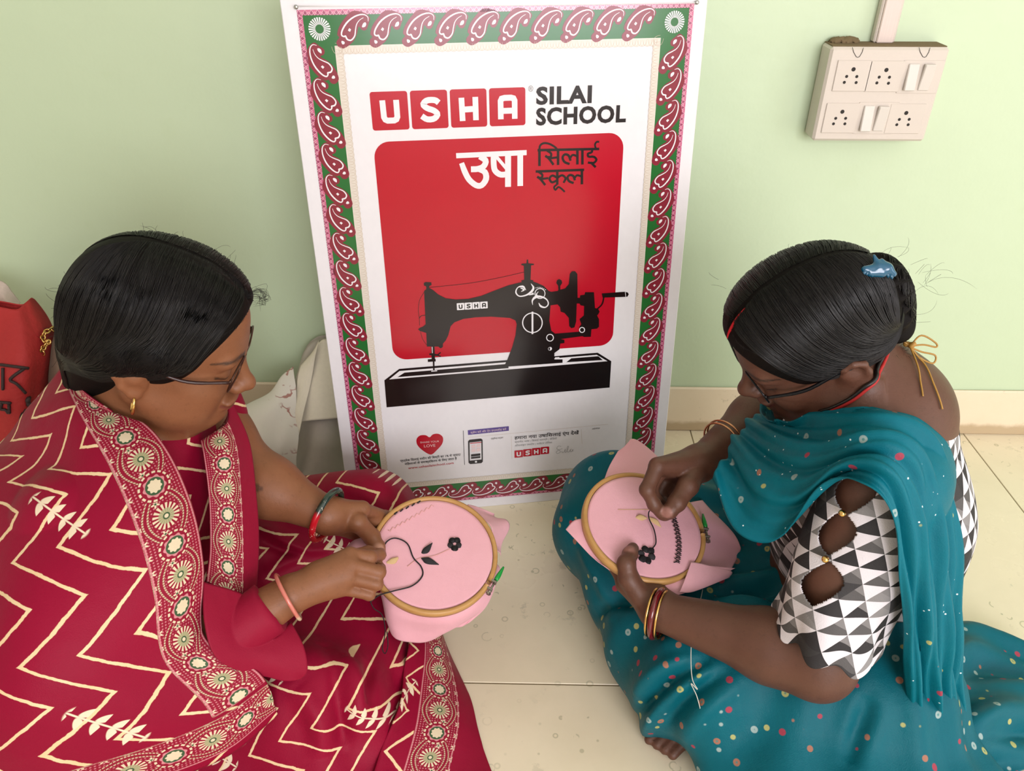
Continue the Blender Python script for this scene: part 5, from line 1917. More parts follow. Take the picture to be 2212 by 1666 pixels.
# right hand (far): pinching the needle, index and thumb forming a ring
kr = [P(1420, 1007, 1.072), P(1430, 1012, 1.098), P(1446, 1022, 1.115), P(1462, 1032, 1.122)]
for k, q in enumerate(kr): F.cap(WRR + (q - WRR) * .12, q, .0205, .0125, .014)
digit(F, [kr[0], P(1398, 1058, 1.062), P(1413, 1090, 1.066), P(1429, 1112, 1.072)], .0115, .0078)
digit(F, [kr[1], P(1404, 1055, 1.090), P(1418, 1082, 1.092), P(1436, 1096, 1.090)], .0110, .0080)
digit(F, [kr[2], P(1425, 1062, 1.112), P(1440, 1085, 1.108), P(1454, 1092, 1.100)], .0108, .0080)
digit(F, [kr[3], P(1445, 1062, 1.118), P(1458, 1085, 1.112), P(1470, 1092, 1.104)], .0100, .0075)
tr2 = [P(1502, 1018, 1.098), P(1486, 1050, 1.078), P(1462, 1086, 1.066), P(1447, 1104, 1.066), P(1437, 1114, 1.070)]
digit(F, tr2, .0165, .0080)
M_SKR = m_skin('skin_dark_brown', (0.105, 0.043, 0.026, 1), (0.145, 0.060, 0.036, 1), (0.085, 0.022, 0.02, 1), (0.36, 0.17, 0.14, 1))
pr_ = tag(empty('person', (.55, .80, 0)), 'woman in a teal dotted saree sitting bent over, pulling a needle through her hoop', 'person')
lip, brow = facemasks(HCR, RR_, .93)
nl = [P(1360, 1190, dr_(1360, 1190) - .020), P(1440, 1108, 1.058)]
FBR = F
bodymesh(F, 'body', M_SKR, pr_, {'lip': lip, 'brow': brow, 'nail': blob(nl, .0065, .003)})

# ---- hair with centre parting, swept back to a bun
FH = Field(tuple(HCR - .22), tuple(HCR + .22), 0.0026)
e = lambda c, r, k, cut=False: FH.ell(L(*c), np.array(r) * .925, RR_, k, cut)
e((-.010, 0, .038), (.101, .0845, .097), 0)
e((.030, 0, .062), (.068, .066, .060), .03)
e((-.054, 0, .0), (.046, .060, .066), .04)
e((.102, 0, -.055), (.072, .100, .124), .012, True)
e((.022, -.085, -.075), (.052, .040, .072), .012, True)
e((.022, .085, -.075), (.052, .040, .072), .012, True)
FH.cap(L(.088, 0, .095), L(.045, 0, .136), .0030, .0040, .006, True)
FH.cap(L(.045, 0, .136), L(-.03, 0, .142), .0040, .002, .006, True)
V, Q = FH.nets(); me = qmesh('hair', V, Q); loc = (V - HCR) @ RR_
uvset(me, np.stack([np.arctan2(loc[:, 1], loc[:, 2] + .05) * .09, loc[:, 0]], 1))
hairR = link('hair', me, M_HAIR, pr_)
FB = Field(tuple(HCR - .24), tuple(HCR + .24), 0.0026)
bcn = L(-.101, .006, .016)
FB.ell(bcn, (.028, .034, .040), RR_, 0)
FB.ell(L(-.094, .022, -.026), (.023, .024, .030), RR_, .02)
FB.ell(L(-.100, -.006, .044), (.020, .024, .020), RR_, .02)
FB.ell(L(-.085, .0, .010), (.026, .038, .042), RR_, .02)
V, Q = FB.nets(); V = V.astype(float)
loc = (V - bcn) @ RR_
V += FB.grad(V) * (.0022 * np.sin(12 * np.arctan2(loc[:, 1], loc[:, 2]) + 60 * loc[:, 0] + 40 * np.hypot(loc[:, 1], loc[:, 2])))[:, None]
me = qmesh('hair_bun', V, Q); uvset(me, np.stack([np.arctan2(loc[:, 1], loc[:, 2]) * .04 + .5 * np.hypot(loc[:, 1], loc[:, 2]), loc[:, 0]], 1))
link('hair_bun', me, M_HAIR, hairR)
paths = []
for i in range(1200):
    q = 1 if i % 5 > 1 else -1
    s_ = rng.uniform(-1.0, 1.0); f_ = max(s_, 0); k_ = max(-s_, 0); wv = rng.uniform(-.005, .005)
    a = L(-.02 + .108 * s_ if s_ > 0 else -.02 - .09 * k_, q * .003, .140 - .034 * f_ ** 2 - .04 * k_)
    m1 = L(-.025 + .095 * f_ - .09 * k_ + wv, q * (.064 - .010 * f_ - .03 * k_), .088 - .014 * f_ - .02 * k_ + wv)
    m2 = L(-.050 + .082 * f_ ** 1.2 - .05 * k_ + wv, q * (.085 - .03 * k_), .045 - .036 * f_ + wv)
    m3 = L(-.080 + .038 * f_, q * (.070 - .02 * k_), .018 - .028 * f_)
    m4 = L(-.098, q * (.042 - .01 * k_), .012 - .020 * f_ + rng.uniform(-.01, .01))
    paths.append(surf_path(FH, [a, m1, m2, m3, m4], 24, rng.uniform(.0002, .0014)))
strands('hair_strands', paths, .00045, hairR)
paths = []
for i in range(260):
    t0 = rng.uniform(0, 6.28); rr = rng.uniform(.012, .05)
    pts = [bcn + RR_ @ np.array([-.03 + .02 * math.cos(2 * t), rr * math.cos(t0 + t), rr * math.sin(t0 + t)]) for t in np.linspace(0, 1.7, 5)]
    paths.append(surf_path(FB, pts, 16, rng.uniform(.0002, .0016)))
strands('bun_strands', paths, .00045, hairR)
fly = []
for i in range(66):
    u_ = rng.uniform(0, 1)
    p0 = [L(.09 - .12 * u_, rng.normal(0, .02), .125), bcn + RR_ @ (nrm(rng.normal(size=3) + np.array([-1, 0, 0])) * .045), L(-.08, .05, -.05)][i % 3]
    dr0 = nrm(rng.normal(size=3) + nrm(p0 - HCR) * 1.0); l_ = rng.uniform(.012, .045) if i % 3 == 1 else rng.uniform(.008, .022)
    fly.append(flyaway(p0, p0 - HCR, l_ * 1.3))
strands('hair_flyaways', fly, .00014, hairR)
for q in (-1, 1): baby_hairs(FH, FBR, L, q, 150, hairR)
M_SIN = plain('vermilion_powder', (0.50, 0.004, 0.012, 1), 0.9, var=0.3, nscale=300)
sq_ = surf_path(FH, [L(.094, .002, .080), L(.088, .002, .097), L(.078, .002, .112), L(.066, .002, .124)], 14, .0006)
for _ in range(6): sq_[1:-1] = (sq_[:-2] + 2 * sq_[1:-1] + sq_[2:]) / 4
sp_ = MB().tube(sq_, [.0006, .0014, .0018, .0020, .0022, .0022, .0022, .0020, .0018, .0016, .0013, .001, .0008, .0005], 8)
tag(sp_.build('vermilion_parting', M_SIN, hairR), 'red vermilion line in the hair parting')

# ---- claw clip
M_CLIP = plain('clip_blue_plastic', (0.002, 0.085, 0.17, 1), 0.15, var=0.35, nscale=60, coat=0.6)
dcl = min(min(FB.hit(x_, y_, .8, 1.1), FH.hit(x_, y_, .8, 1.1)) for x_, y_ in ((1880, 590), (1893, 585), (1905, 588))) - .004
cl0 = np.array(P(1893, 588, dcl))
clip = tag(empty('hair_claw_clip', tuple(cl0)), 'glossy blue claw clip holding the hair bun', 'hair clip')
FC = Field(tuple(cl0 - .05), tuple(cl0 + .05), 0.0012)
cp = lambda x, y, o=0.0: P(x, y, dcl + o)
for a, b_, r1, r2 in (((1868, 582), (1898, 578), .004, .005), ((1898, 578), (1888, 552), .0045, .0016), ((1898, 578), (1916, 580), .005, .006), ((1916, 580), (1930, 592), .005, .0035), ((1880, 590), (1905, 590), .004, .005), ((1905, 562), (1915, 580), .002, .004)):
    FC.cap(cp(*a), cp(*b_), r1, r2, .004)
V, Q = FC.nets(); link('clip_spine', qmesh('clip_spine', V, Q), M_CLIP, clip)
for k in range(4):
    a = (1872 + 6 * k, 584 + 1.5 * k)
    MB().tube(spline([cp(*a), cp(a[0] - 6, a[1] + 6, -.001), cp(a[0] - 7, a[1] + 12, .006)], 8), [.0020] * 5 + [.0015, .0011, .0007], 8).build('claw_tooth', M_CLIP, clip)
for k in range(3):
    a = (1906 + 8 * k, 586 + 3 * k)
    MB().tube(spline([cp(*a), cp(a[0] + 4, a[1] + 6, -.001), cp(a[0] + 5, a[1] + 12, .006)], 8), [.0020] * 5 + [.0015, .0011, .0007], 8).build('claw_tooth', M_CLIP, clip)

# ---- jewellery and glasses
st_ = L(-.008, .0845, -.036)
stud = MB(); stud.box(st_, (.0055, .0018, .0055), RR_ @ np.array(Matrix.Rotation(math.radians(40), 3, 'Y')), bev=.001)
tag(stud.build('earring', M_GOLD, pr_, False), 'square gold stud earring')
M_RIM2 = plain('spectacle_black_metal', (0.010, 0.010, 0.012, 1), 0.25, 0.5)
glasses('eyeglasses', LR, 'thin black eyeglasses worn by the woman in teal', M_RIM2, M_RIM2, h=.032)
M_CORDK = plain('black_beads', (0.010, 0.007, 0.006, 1), 0.4, var=0.3)
M_CORDR = plain('red_cord', (0.42, 0.012, 0.010, 1), 0.6, var=0.2, nscale=200)
nk = tag(empty('necklace', tuple(NBR)), 'red cord and black bead necklace around the neck of the woman in teal', 'necklace')


def neckline(off, sh):
    pts = [(1908, 745), (1904, 770), (1890, 800), (1868, 832), (1838, 860), (1805, 878), (1772, 888)]
    q = np.array([P(x + sh, y + sh * .4, FBR.hit(x + sh, y + sh * .4, .8, 1.1)) for x, y in pts])
    q = spline(q, 60)
    for _ in range(5):
        dd = FBR.sample(q) - off; q = q - FBR.grad(q) * dd[:, None]
    return q


MB().tube(neckline(.0022, 0), .0024, 8).build('bead_string', M_CORDK, nk)
MB().tube(neckline(.0020, 7), .0022, 8).build('red_cord', M_CORDR, nk)


def bangles(W, ax, r, offs, m, cols, labels, sq=.9):
    for o_, c_, lb, tr3 in zip(offs, cols, labels, m):
        b_ = tag(MB().tube(ringtube(np.asarray(W) + nrm(ax) * o_, ax, r, 0, 44, sq), tr3, 8, True).build('bangle', c_), lb, 'bangle', None)


M_MARO = plain('bangle_maroon_glass', (0.13, 0.004, 0.008, 1), 0.12, var=0.2, coat=0.8)
M_COPP = plain('bangle_rose_gold', (0.60, 0.30, 0.16, 1), 0.2, 1.0)
axw = nrm(WLR - EL_R)
Wb = P(1420, 1326, 1.045)
bangles(Wb, axw, .0335, (-.0065, .0, .0065), (.0018, .0040, .0018), (M_GOLD, M_MARO, M_GOLD),
        ('gold bangle nearest the elbow on the near wrist of the woman in teal', 'wide maroon bangle between two gold ones on the near wrist of the woman in teal', 'gold bangle nearest the hand on the near wrist of the woman in teal'))
axf = nrm(WRR - ER_R)
Wf = P(1565, 955, 1.135)
bangles(Wf, axf, .0345, (-.004, .004), (.0014, .0014), (M_COPP, M_COPP),
        ('upper thin copper bangle on the far arm of the woman in teal', 'lower thin copper bangle on the far arm of the woman in teal'), .95)

# ---- saree skirt
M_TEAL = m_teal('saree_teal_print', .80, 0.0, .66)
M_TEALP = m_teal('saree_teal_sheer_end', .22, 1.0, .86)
FS = Field((.0, .40, .0), (.98, 1.16, .36), 0.0040)
FS.cap((.47, .66, .11), (.250, .690, .085), .115, .080, .05)
FS.cap((.48, .90, .12), (.150, .965, .125), .11, .092, .05)
FS.cap((.150, .965, .125), (.20, .72, .055), .085, .06, .05)
FS.cap((.250, .690, .085), (.20, .92, .05), .078, .06, .05)
FS.ell((.40, .80, .08), (.24, .20, .10), None, .06)
FS.ell((.475, .80, .12), (.115, .15, .135), None, .05)
FS.ell((.40, .575, .04), (.16, .080, .06), None, .05)
FS.ell((.45, .56, .05), (.17, .13, .075), None, .05)
FS.cap((.40, .68, .15), (.25, .69, .13), .05, .04, .05)
FS.ell((.165, .975, .16), (.075, .07, .075), None, .05)
V, Q = FS.nets(); V = V.astype(float); gn = FS.grad(V)
rad = V - np.array([.52, .80, 0])
angv = np.arctan2(rad[:, 1], -rad[:, 0])
fold = .0042 * np.sin(26 * angv + 2.6 * vnoise(V, 8, 3)) * np.clip(np.linalg.norm(rad[:, :2], axis=1) / .3, .3, 1) + .003 * vnoise(V, 30, 5) + .004 * vnoise(V, 15, 9)
V = V + gn * fold[:, None]
V = ridges(V, gn, FS, [([(1545, 1262), (1620, 1260), (1700, 1238)], .012, .011), ([(1530, 1300), (1610, 1312), (1690, 1325)], .012, .010), ([(1540, 1283), (1620, 1286), (1700, 1280)], .008, -.010),
                       ([(1545, 1440), (1470, 1485), (1412, 1545), (1392, 1600)], .012, .009), ([(1500, 1425), (1430, 1450), (1370, 1500)], .012, .009), ([(1522, 1430), (1450, 1472), (1398, 1522), (1380, 1565)], .009, -.011),
                       ([(1600, 1470), (1520, 1530), (1470, 1600)], .012, .007), ([(1570, 1450), (1490, 1505), (1430, 1570)], .009, -.008), ([(1250, 1180), (1300, 1250), (1320, 1330)], .012, .007),
                       ([(1285, 1330), (1340, 1300), (1380, 1310)], .009, -.009), ([(1880, 1500), (1860, 1570), (1830, 1650)], .012, -.009), ([(1640, 1180), (1700, 1210), (1740, 1260)], .010, .009)])
V[:, 2] = np.maximum(V[:, 2], .0012)
me = qmesh('saree_skirt', V, Q)
uvset(me, np.stack([V[:, 0] * .95 + .25 * V[:, 2], V[:, 1] * .95 - .75 * V[:, 2]], 1))
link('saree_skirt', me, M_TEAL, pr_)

# ---- blouse with printed triangles
M_TRI = m_tri('blouse_triangle_print')
FT = Field((.28, .55, .10), (.74, 1.08, .56), 0.0036)
FT.cap(NBR + np.array([.03, -.005, -.055]), np.array([.475, .81, .30]), .098, .122, .05)
FT.cap(SLR + np.array([.02, .02, 0]), SRR + np.array([.0, -.02, 0]), .060, .060, .05)
FT.cap(np.array([.465, .81, .30]), np.array([.49, .80, .18]), .118, .120, .05)
FT.cap(SRR, SRR + (ER_R - SRR) * .55, .054, .046, .03)
FT.ell((.415, .80, .36), (.075, .115, .075), None, .05)
FT.ell(P(1962, 800, .94), (.080, .100, .075), None, .008, True)
V, Q = FT.nets(); V = V.astype(float)
me = qmesh('blouse', V, Q); uvset(me, np.stack([V[:, 1] * 1.0 + V[:, 0] * .8, V[:, 2] + .3 * V[:, 0]], 1))
link('blouse', me, M_TRI, pr_)
# near sleeve: open tube with keyhole cut-outs
ax_ = nrm(EL_R - SLR); R_s = hoop_frame(np.zeros(3), ax_, -CB[:, 2]); LEN = np.linalg.norm(EL_R - SLR) * .86
na, nl_ = 260, 150
aa, ll = np.meshgrid(np.linspace(0, 2 * math.pi, na, endpoint=False), np.linspace(-.02, LEN, nl_), indexing='ij')
rad_ = .0605 + .004 * np.sin(3 * aa + 20 * ll) * (ll / LEN) + .0035 * np.sin(7 * aa + 1) * np.clip(ll / LEN, 0, 1) ** 2 + .003 * np.sin(40 * ll + 2 * aa) + .004 * np.clip(ll / LEN, 0, 1)
end = .006 * np.sin(9 * aa) * np.clip((ll / LEN - .8) / .2, 0, 1)
Vs = SLR + (ll + end)[..., None] * ax_ + (rad_ * np.cos(aa))[..., None] * R_s[:, 0] + (rad_ * np.sin(aa))[..., None] * R_s[:, 1]


def project(V):
    q = (V - CAM) @ CB
    return np.stack([1106 + FPX * q[..., 0] / -q[..., 2], 833 - FPX * q[..., 1] / -q[..., 2]], -1)


front = ((Vs - SLR - ll[..., None] * ax_) @ (nrm(CAM - SLR))) > .01
px_ = project(Vs); keep = np.ones((na, nl_), bool); holes = []
for (cx, cy) in ((1846, 1062), (1806, 1152), (1772, 1262)):
    dd = np.hypot(px_[..., 0] - cx, px_[..., 1] - cy) + np.where(front, 0, 1e4)
    i, j = np.unravel_index(np.argmin(dd), dd.shape); holes.append((i, j))
    da = (aa - aa[i, j] + math.pi) % (2 * math.pi) - math.pi
    x_, y_ = da * .0605, ll - ll[i, j]
    y2 = y_ - .45 * x_
    sx = .0205 * np.clip(1 - (np.abs(y2) / .0275) ** 1.7, 0, 1)
    keep &= ~((np.abs(x_) < sx) & (np.abs(y2) < .0275))
I = np.arange(na * nl_).reshape(na, nl_); I2 = np.roll(I, -1, 0)
fk = keep & np.roll(keep, -1, 0)
q = np.stack([I[:, :-1], I2[:, :-1], I2[:, 1:], I[:, 1:]], -1)
ok = fk[:, :-1] & fk[:, 1:]
me = qmesh('sleeve', Vs.reshape(-1, 3), q[ok]); uvset(me, np.stack([(aa * .062).ravel() * 1.0, ll.ravel()], 1))
slv = link('sleeve', me, M_TRI, pr_)
md = slv.modifiers.new('thickness', 'SOLIDIFY'); md.thickness = .0012; md.offset = 0
for (i0, j0), (i1, j1) in zip(holes[:-1], holes[1:]):
    c = (Vs[i0, j0] + Vs[i1, j1]) / 2 + (Vs[i0, j0] - (SLR + ll[i0, j0] * ax_)) * .10
    fb = Field(tuple(c - .008), tuple(c + .008), .0009); fb.ell(c, (.0042,) * 3)
    V, Q = fb.nets(); tag(link('sleeve_button', qmesh('sleeve_button', V, Q), M_GOLD, pr_), 'small gold bead closing the sleeve')

# ---- pallu: across the chest, over the near shoulder, down behind the arm
net = [[(1540, 1035, 1.03), (1575, 965, 1.05), (1612, 915, 1.06), (1668, 862, 1.06)],
       [(1600, 1150, .985), (1640, 1040, .965), (1685, 950, .965), (1730, 868, .985)],
       [(1690, 1158, .945), (1725, 1060, .905), (1770, 960, .890), (1812, 872, .930)],
       [(1795, 1046, .855), (1830, 1000, .835), (1870, 940, .835), (1895, 876, .890)],
       [(1872, 1050, .800), (1912, 1000, .800), (1955, 950, .825), (1985, 905, .885)],
       [(1918, 1110, .800), (1965, 1070, .810), (2010, 1020, .840), (2042, 985, .890)],
       [(1942, 1250, .835), (1990, 1225, .840), (2035, 1190, .865), (2072, 1160, .905)],
       [(1955, 1400, .890), (2000, 1390, .890), (2040, 1375, .905), (2074, 1350, .935)],
       [(1965, 1540, .960), (2010, 1540, .960), (2045, 1530, .970), (2072, 1520, .990)],
       [(1985, 1630, 1.010), (2030, 1620, 1.020), (2060, 1600, 1.030), (2085, 1580, 1.040)]]
G_ = bicubic([[P(*q_) for q_ in r] for r in net], 220, 70); U_, V_ = lens_(G_)
t_ = V_ / V_.max()
G_ = wrinkle(G_, 1.0, .0050 * np.sin(2 * math.pi * 3.6 * t_ + 2 * np.sin(6 * U_)) + .0028 * np.sin(2 * math.pi * 8.5 * t_ + 9 * U_) + .002 * np.sin(40 * U_ + 18 * t_))
G_ = drape(G_, FBR, .012); G_ = drape(G_, FT, .007)
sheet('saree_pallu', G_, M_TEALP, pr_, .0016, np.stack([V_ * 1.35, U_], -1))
# loose end of the saree on the floor
zf = lambda px, py, z: PZ(px, py, z)
net = [[zf(1900, 1560, .10), zf(1965, 1470, .10), zf(2010, 1400, .08), zf(2075, 1345, .05), zf(2140, 1362, .03), zf(2215, 1395, .02)],
       [zf(1930, 1620, .07), zf(1990, 1545, .10), zf(2060, 1480, .09), zf(2120, 1440, .07), zf(2190, 1440, .05), zf(2280, 1460, .03)],
       [zf(1950, 1700, .04), zf(2020, 1610, .08), zf(2090, 1555, .10), zf(2160, 1520, .08), zf(2230, 1510, .06), zf(2330, 1520, .03)],
       [zf(1960, 1790, .02), zf(2040, 1690, .05), zf(2110, 1625, .08), zf(2190, 1590, .08), zf(2270, 1580, .05), zf(2380, 1580, .02)],
       [zf(1970, 1880, .01), zf(2060, 1780, .03), zf(2130, 1710, .05), zf(2220, 1660, .05), zf(2300, 1650, .03), zf(2420, 1640, .01)]]
G_ = bicubic(net, 110, 130); U_, V_ = lens_(G_)
G_ = wrinkle(G_, 1.0, .011 * np.sin(62 * U_ + 18 * V_ + 2.2 * np.sin(9 * V_)) + .005 * np.sin(120 * U_ - 24 * V_ + 3 * np.sin(8 * U_))); G_[..., 2] = np.maximum(G_[..., 2], .003)
sheet('saree_end', G_, M_TEAL, pr_, .0016, np.stack([U_, V_], -1))

# ---- blouse tie strings
M_TIE = plain('gold_tie_cord', (0.42, 0.22, 0.04, 1), 0.5, var=0.3, nscale=300)
kn0 = P(1968, 748, .925)
def tie(pts, n=30, off=.002):
    q0 = spline([P(*q_) for q_ in pts], n)
    MB().tube(drape(q0, FBR, off), .0011, 7).build('tie_string', M_TIE, pr_)
dk = FBR.hit(1955, 755, .8, 1.1) - .004
kn0 = P(1966, 748, dk)
tie([(1922, 712, dk + .005), (1948, 735, dk), (1966, 748, dk)]); tie([(1966, 748, dk), (1985, 800, dk - .02), (1990, 858, dk - .03)])
tie([(1966, 748, dk), (1990, 725, dk), (2020, 740, dk), (2022, 750, dk), (1995, 745, dk), (1966, 748, dk)])
tie([(1966, 748, dk), (1985, 772, dk), (2015, 785, dk), (2020, 768, dk), (1990, 760, dk), (1966, 750, dk)])
tie([(1966, 748, dk)] + [(x_, y_, FBR.hit(x_, y_, .8, 1.05) - .001) for x_, y_ in ((1992, 785), (2014, 830), (2032, 885))])
fb = Field(tuple(kn0 - .012), tuple(kn0 + .012), .001)
for k in range(6): fb.ell(kn0 + rng.normal(size=3) * .003, (.0032,) * 3, None, .002)
V, Q = fb.nets(); link('tie_knot', qmesh('tie_knot', V, Q), M_TIE, pr_)

# ---- hoop of the woman in teal
hpR, clR, HRf, toR, RhR = hoop('wooden embroidery hoop held by the woman in teal', HR_C, HR_N, .0885, (1524, 1150), None, 'pink cloth with stitched black zigzag and flower in the hoop of the woman in teal')
tp = lambda px, py, o=0.0: P(px, py, dr_(px, py) + o)
edge_sheet('cloth_edge', [[tp(1300, 1052, .006), tp(1330, 1032, .006), tp(1365, 1026, .006), tp(1410, 1038, .006)],
                          [tp(1315, 1010, .014), tp(1345, 985, .010), tp(1375, 985, .012), tp(1415, 1005, .016)],
                          [tp(1335, 975, .02), tp(1355, 955, .014), tp(1372, 950, .014), tp(1418, 988, .02)]], clR, 30, 40, fn=lambda U, V: .003 * np.sin(60 * V))
edge_sheet('cloth_edge', [[tp(1265, 1120, .006), tp(1280, 1165, .006), tp(1305, 1210, .006), tp(1330, 1232, .006)],
                          [tp(1240, 1125, .014), tp(1262, 1168, .014), tp(1290, 1205, .014), tp(1322, 1232, .012)],
                          [tp(1222, 1144, .018), tp(1245, 1170, .016), tp(1275, 1198, .014), tp(1312, 1224, .012)]], clR, 26, 40, fn=lambda U, V: .002 * np.sin(60 * V))
edge_sheet('cloth_edge', [[tp(1480, 1088, .007), tp(1495, 1120, .007), tp(1500, 1160, .007), tp(1480, 1218, .007)],
                          [tp(1515, 1080, .020), tp(1545, 1130, .012), tp(1548, 1170, .020), tp(1525, 1226, .016)],
                          [tp(1522, 1082, .026), tp(1590, 1165, .016), tp(1598, 1196, .026), tp(1572, 1240, .03)]], clR, 36, 60, fn=lambda U, V: .0022 * np.sin(75 * V + 20 * U) * np.clip(U / .03, 0, 1))
edge_sheet('cloth_edge', [[tp(1395, 1238, .007), tp(1430, 1240, .007), tp(1465, 1230, .007), tp(1492, 1208, .007)],
                          [tp(1410, 1262, .012), tp(1445, 1270, .008), tp(1490, 1250, -.004), tp(1530, 1222, -.004)],
                          [tp(1430, 1272, .018), tp(1470, 1284, .008), tp(1530, 1255, -.006), tp(1588, 1228, .0)]], clR, 30, 50, fn=lambda U, V: .003 * np.sin(65 * V))
edge_sheet('cloth_edge', [[tp(1493, 1214, -.008), tp(1515, 1218, -.008), tp(1545, 1226, -.004)],
                          [tp(1480, 1250, -.010), tp(1515, 1250, -.008), tp(1580, 1235, .0)],
                          [tp(1468, 1280, -.006), tp(1500, 1278, -.004), tp(1575, 1248, .004)]], clR, 24, 30)
petals((1396, 1200), 6, 13, 7.4 * PXM, .3, toR, clR, M_BLK)
zz = []
for k in range(25):
    t = k / 24; cx = 1450 + 14 * math.sin(t * 2.4) + 2; cy = 1112 + 105 * t
    zz.append(toR(cx + (6 if k % 2 else -6), cy + (1 if k % 2 else -2)))
MB().tube(zz, .0008, 5).build('stitched_zigzag', M_BLK, clR)
zz2 = [toR(1454 + 14 * math.sin(k / 24 * 2.4) + (-5 if k % 2 else 5), 1112 + 105 * k / 24, .0042) for k in range(25)]
MB().tube(zz2, .0007, 5).build('stitched_zigzag', M_BLK, clR)
satin('stitched_leaf', [toR(1370, 1121), toR(1383, 1119), toR(1398, 1120)], [1 * PXM, 7 * PXM, 1 * PXM], M_BEI, clR)
satin('stitched_leaf', [toR(1402, 1118), toR(1415, 1128), toR(1428, 1139)], [1 * PXM, 7 * PXM, 1 * PXM], M_BEI, clR)
thread('stitched_stem', [toR(1335, 1101, .0034), toR(1370, 1101, .0034), toR(1408, 1101, .0034)], M_BEI, clR, .0004)
wt2 = tag(empty('sewing_thread', tuple(toR(1410, 1150))), 'black thread running from the needle to the flower on the right hoop', 'thread')
thread('strand', [toR(1409, 1186), toR(1417, 1172, .006), toR(1413, 1145, .008), toR(1402, 1120, .009), toR(1403, 1104, .014), P(1418, 1101, 1.075), P(1432, 1112, 1.070)], M_BLK, wt2, .0009, 60)
MB().tube([P(1426, 1106, 1.068), P(1446, 1120, 1.085)], .0006, 6).build('needle', M_STEEL, wt2)
M_WTH = plain('white_thread', (0.65, 0.62, 0.55, 1), 0.8)
wt3 = tag(empty('loose_thread', tuple(P(1500, 1400, 1.0))), 'thin white loose thread hanging over the teal lap', 'thread')
pts = [P(1518, 1275, 1.10)] + [P(x_, y_, FS.hit(x_, y_, .8, 1.4) - .008) for x_, y_ in ((1510, 1320), (1498, 1370), (1494, 1410), (1496, 1465), (1507, 1488), (1494, 1476), (1505, 1500), (1512, 1525), (1515, 1540))]
thread('thread', drape(spline(pts, 90), FS, .010), M_WTH, wt3, .0006, 90)

# ================================================================== BAGS BY THE WALL
def m_redbag():
    m, b = start('red_cloth_bag')
    setc(b, mix(noise(12, 4, 0.6, coords()), (0.34, 0.012, 0.014, 1), (0.45, 0.022, 0.02, 1)))
    b.inputs['Roughness'].default_value = 0.7
    bump(b, noise(26, 4, 0.6, coords()), 0.5, 0.01)
    return m


M_RB = m_redbag()
M_CREAMC = plain('cream_cotton', (0.80, 0.72, 0.58, 1), 0.85, var=0.06, nscale=20, bmp=0.25, bscale=500)
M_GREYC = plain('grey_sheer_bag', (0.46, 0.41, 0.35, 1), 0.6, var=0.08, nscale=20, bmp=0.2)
M_PRINTB = plain('bag_print_black', (0.03, 0.012, 0.012, 1), 0.7)


def bagsheet(name, net, m, parent, nu=50, nv=50, fn=None, th=.002):
    G2 = bicubic(net, nu, nv); U2, V2 = lens_(G2)
    if fn is not None: G2 = wrinkle(G2, 1.0, fn(U2, V2))
    return sheet(name, G2, m, parent, th), G2


def shell(name, net, m, parent, back=.07, fn=None, nu=46, nv=46):
    """a standing soft bag: front sheet plus back and side walls"""
    G2 = bicubic(net, nu, nv); U2, V2 = lens_(G2)
    if fn is not None: G2 = wrinkle(G2, 1.0, fn(U2, V2))
    s_ = np.linspace(0, 1, nv); bow = np.sin(math.pi * s_)[None, :, None]
    tt = (np.linspace(0, 1, nu) ** .6)[:, None, None]
    B = G2 + np.array([0, 1, 0]) * back * (.25 + .75 * tt)
    Gc = np.concatenate([G2, B[:, ::-1]], 1); Gc = np.concatenate([Gc, Gc[:, :1]], 1)
    Gc[..., 1] = np.minimum(Gc[..., 1], 1.386); Gc[..., 2] = np.maximum(Gc[..., 2], .003)
    return sheet(name, Gc, m, parent, .002), G2


rb = tag(empty('cloth_bag', tuple(PZ(10, 1010, 0))), 'red cloth bag with black hindi print beside the wall at far left', 'bag')
sh, GB = shell('bag_body', [[P(-75, 655, 1.36), P(-10, 662, 1.34), P(35, 668, 1.34), P(58, 652, 1.36)],
                            [P(-80, 720, 1.36), P(-5, 725, 1.33), P(45, 722, 1.33), P(80, 715, 1.36)],
                            [P(-85, 800, 1.37), P(-5, 805, 1.33), P(50, 800, 1.33), P(88, 790, 1.37)],
                            [P(-85, 900, 1.40), P(-5, 905, 1.36), P(50, 900, 1.36), P(84, 890, 1.40)],
                            [P(-85, 1000, 1.45), P(-5, 1005, 1.42), P(45, 1000, 1.42), P(75, 990, 1.45)]], M_RB, rb, fn=lambda U, V: .003 * np.sin(40 * U + 25 * V))


def bagprint(strokes, w, G2, parent, name, m):
    mu = MB()
    P2 = project(G2)
    flat_ = G2.reshape(-1, 3); fp = P2.reshape(-1, 2)
    for st in strokes:
        pts = []
        for (x, y) in spline([(a, b_) for a, b_ in st], 16):
            i = np.argsort((fp[:, 0] - x) ** 2 + (fp[:, 1] - y) ** 2)[:4]
            dd = ((flat_[i] - CAM) @ -CB[:, 2]).mean()
            pts.append(P(x, y, dd - .004))
        mu.tube(pts, w, 6)
    return tag(mu.build(name, m, parent), kind='stuff')


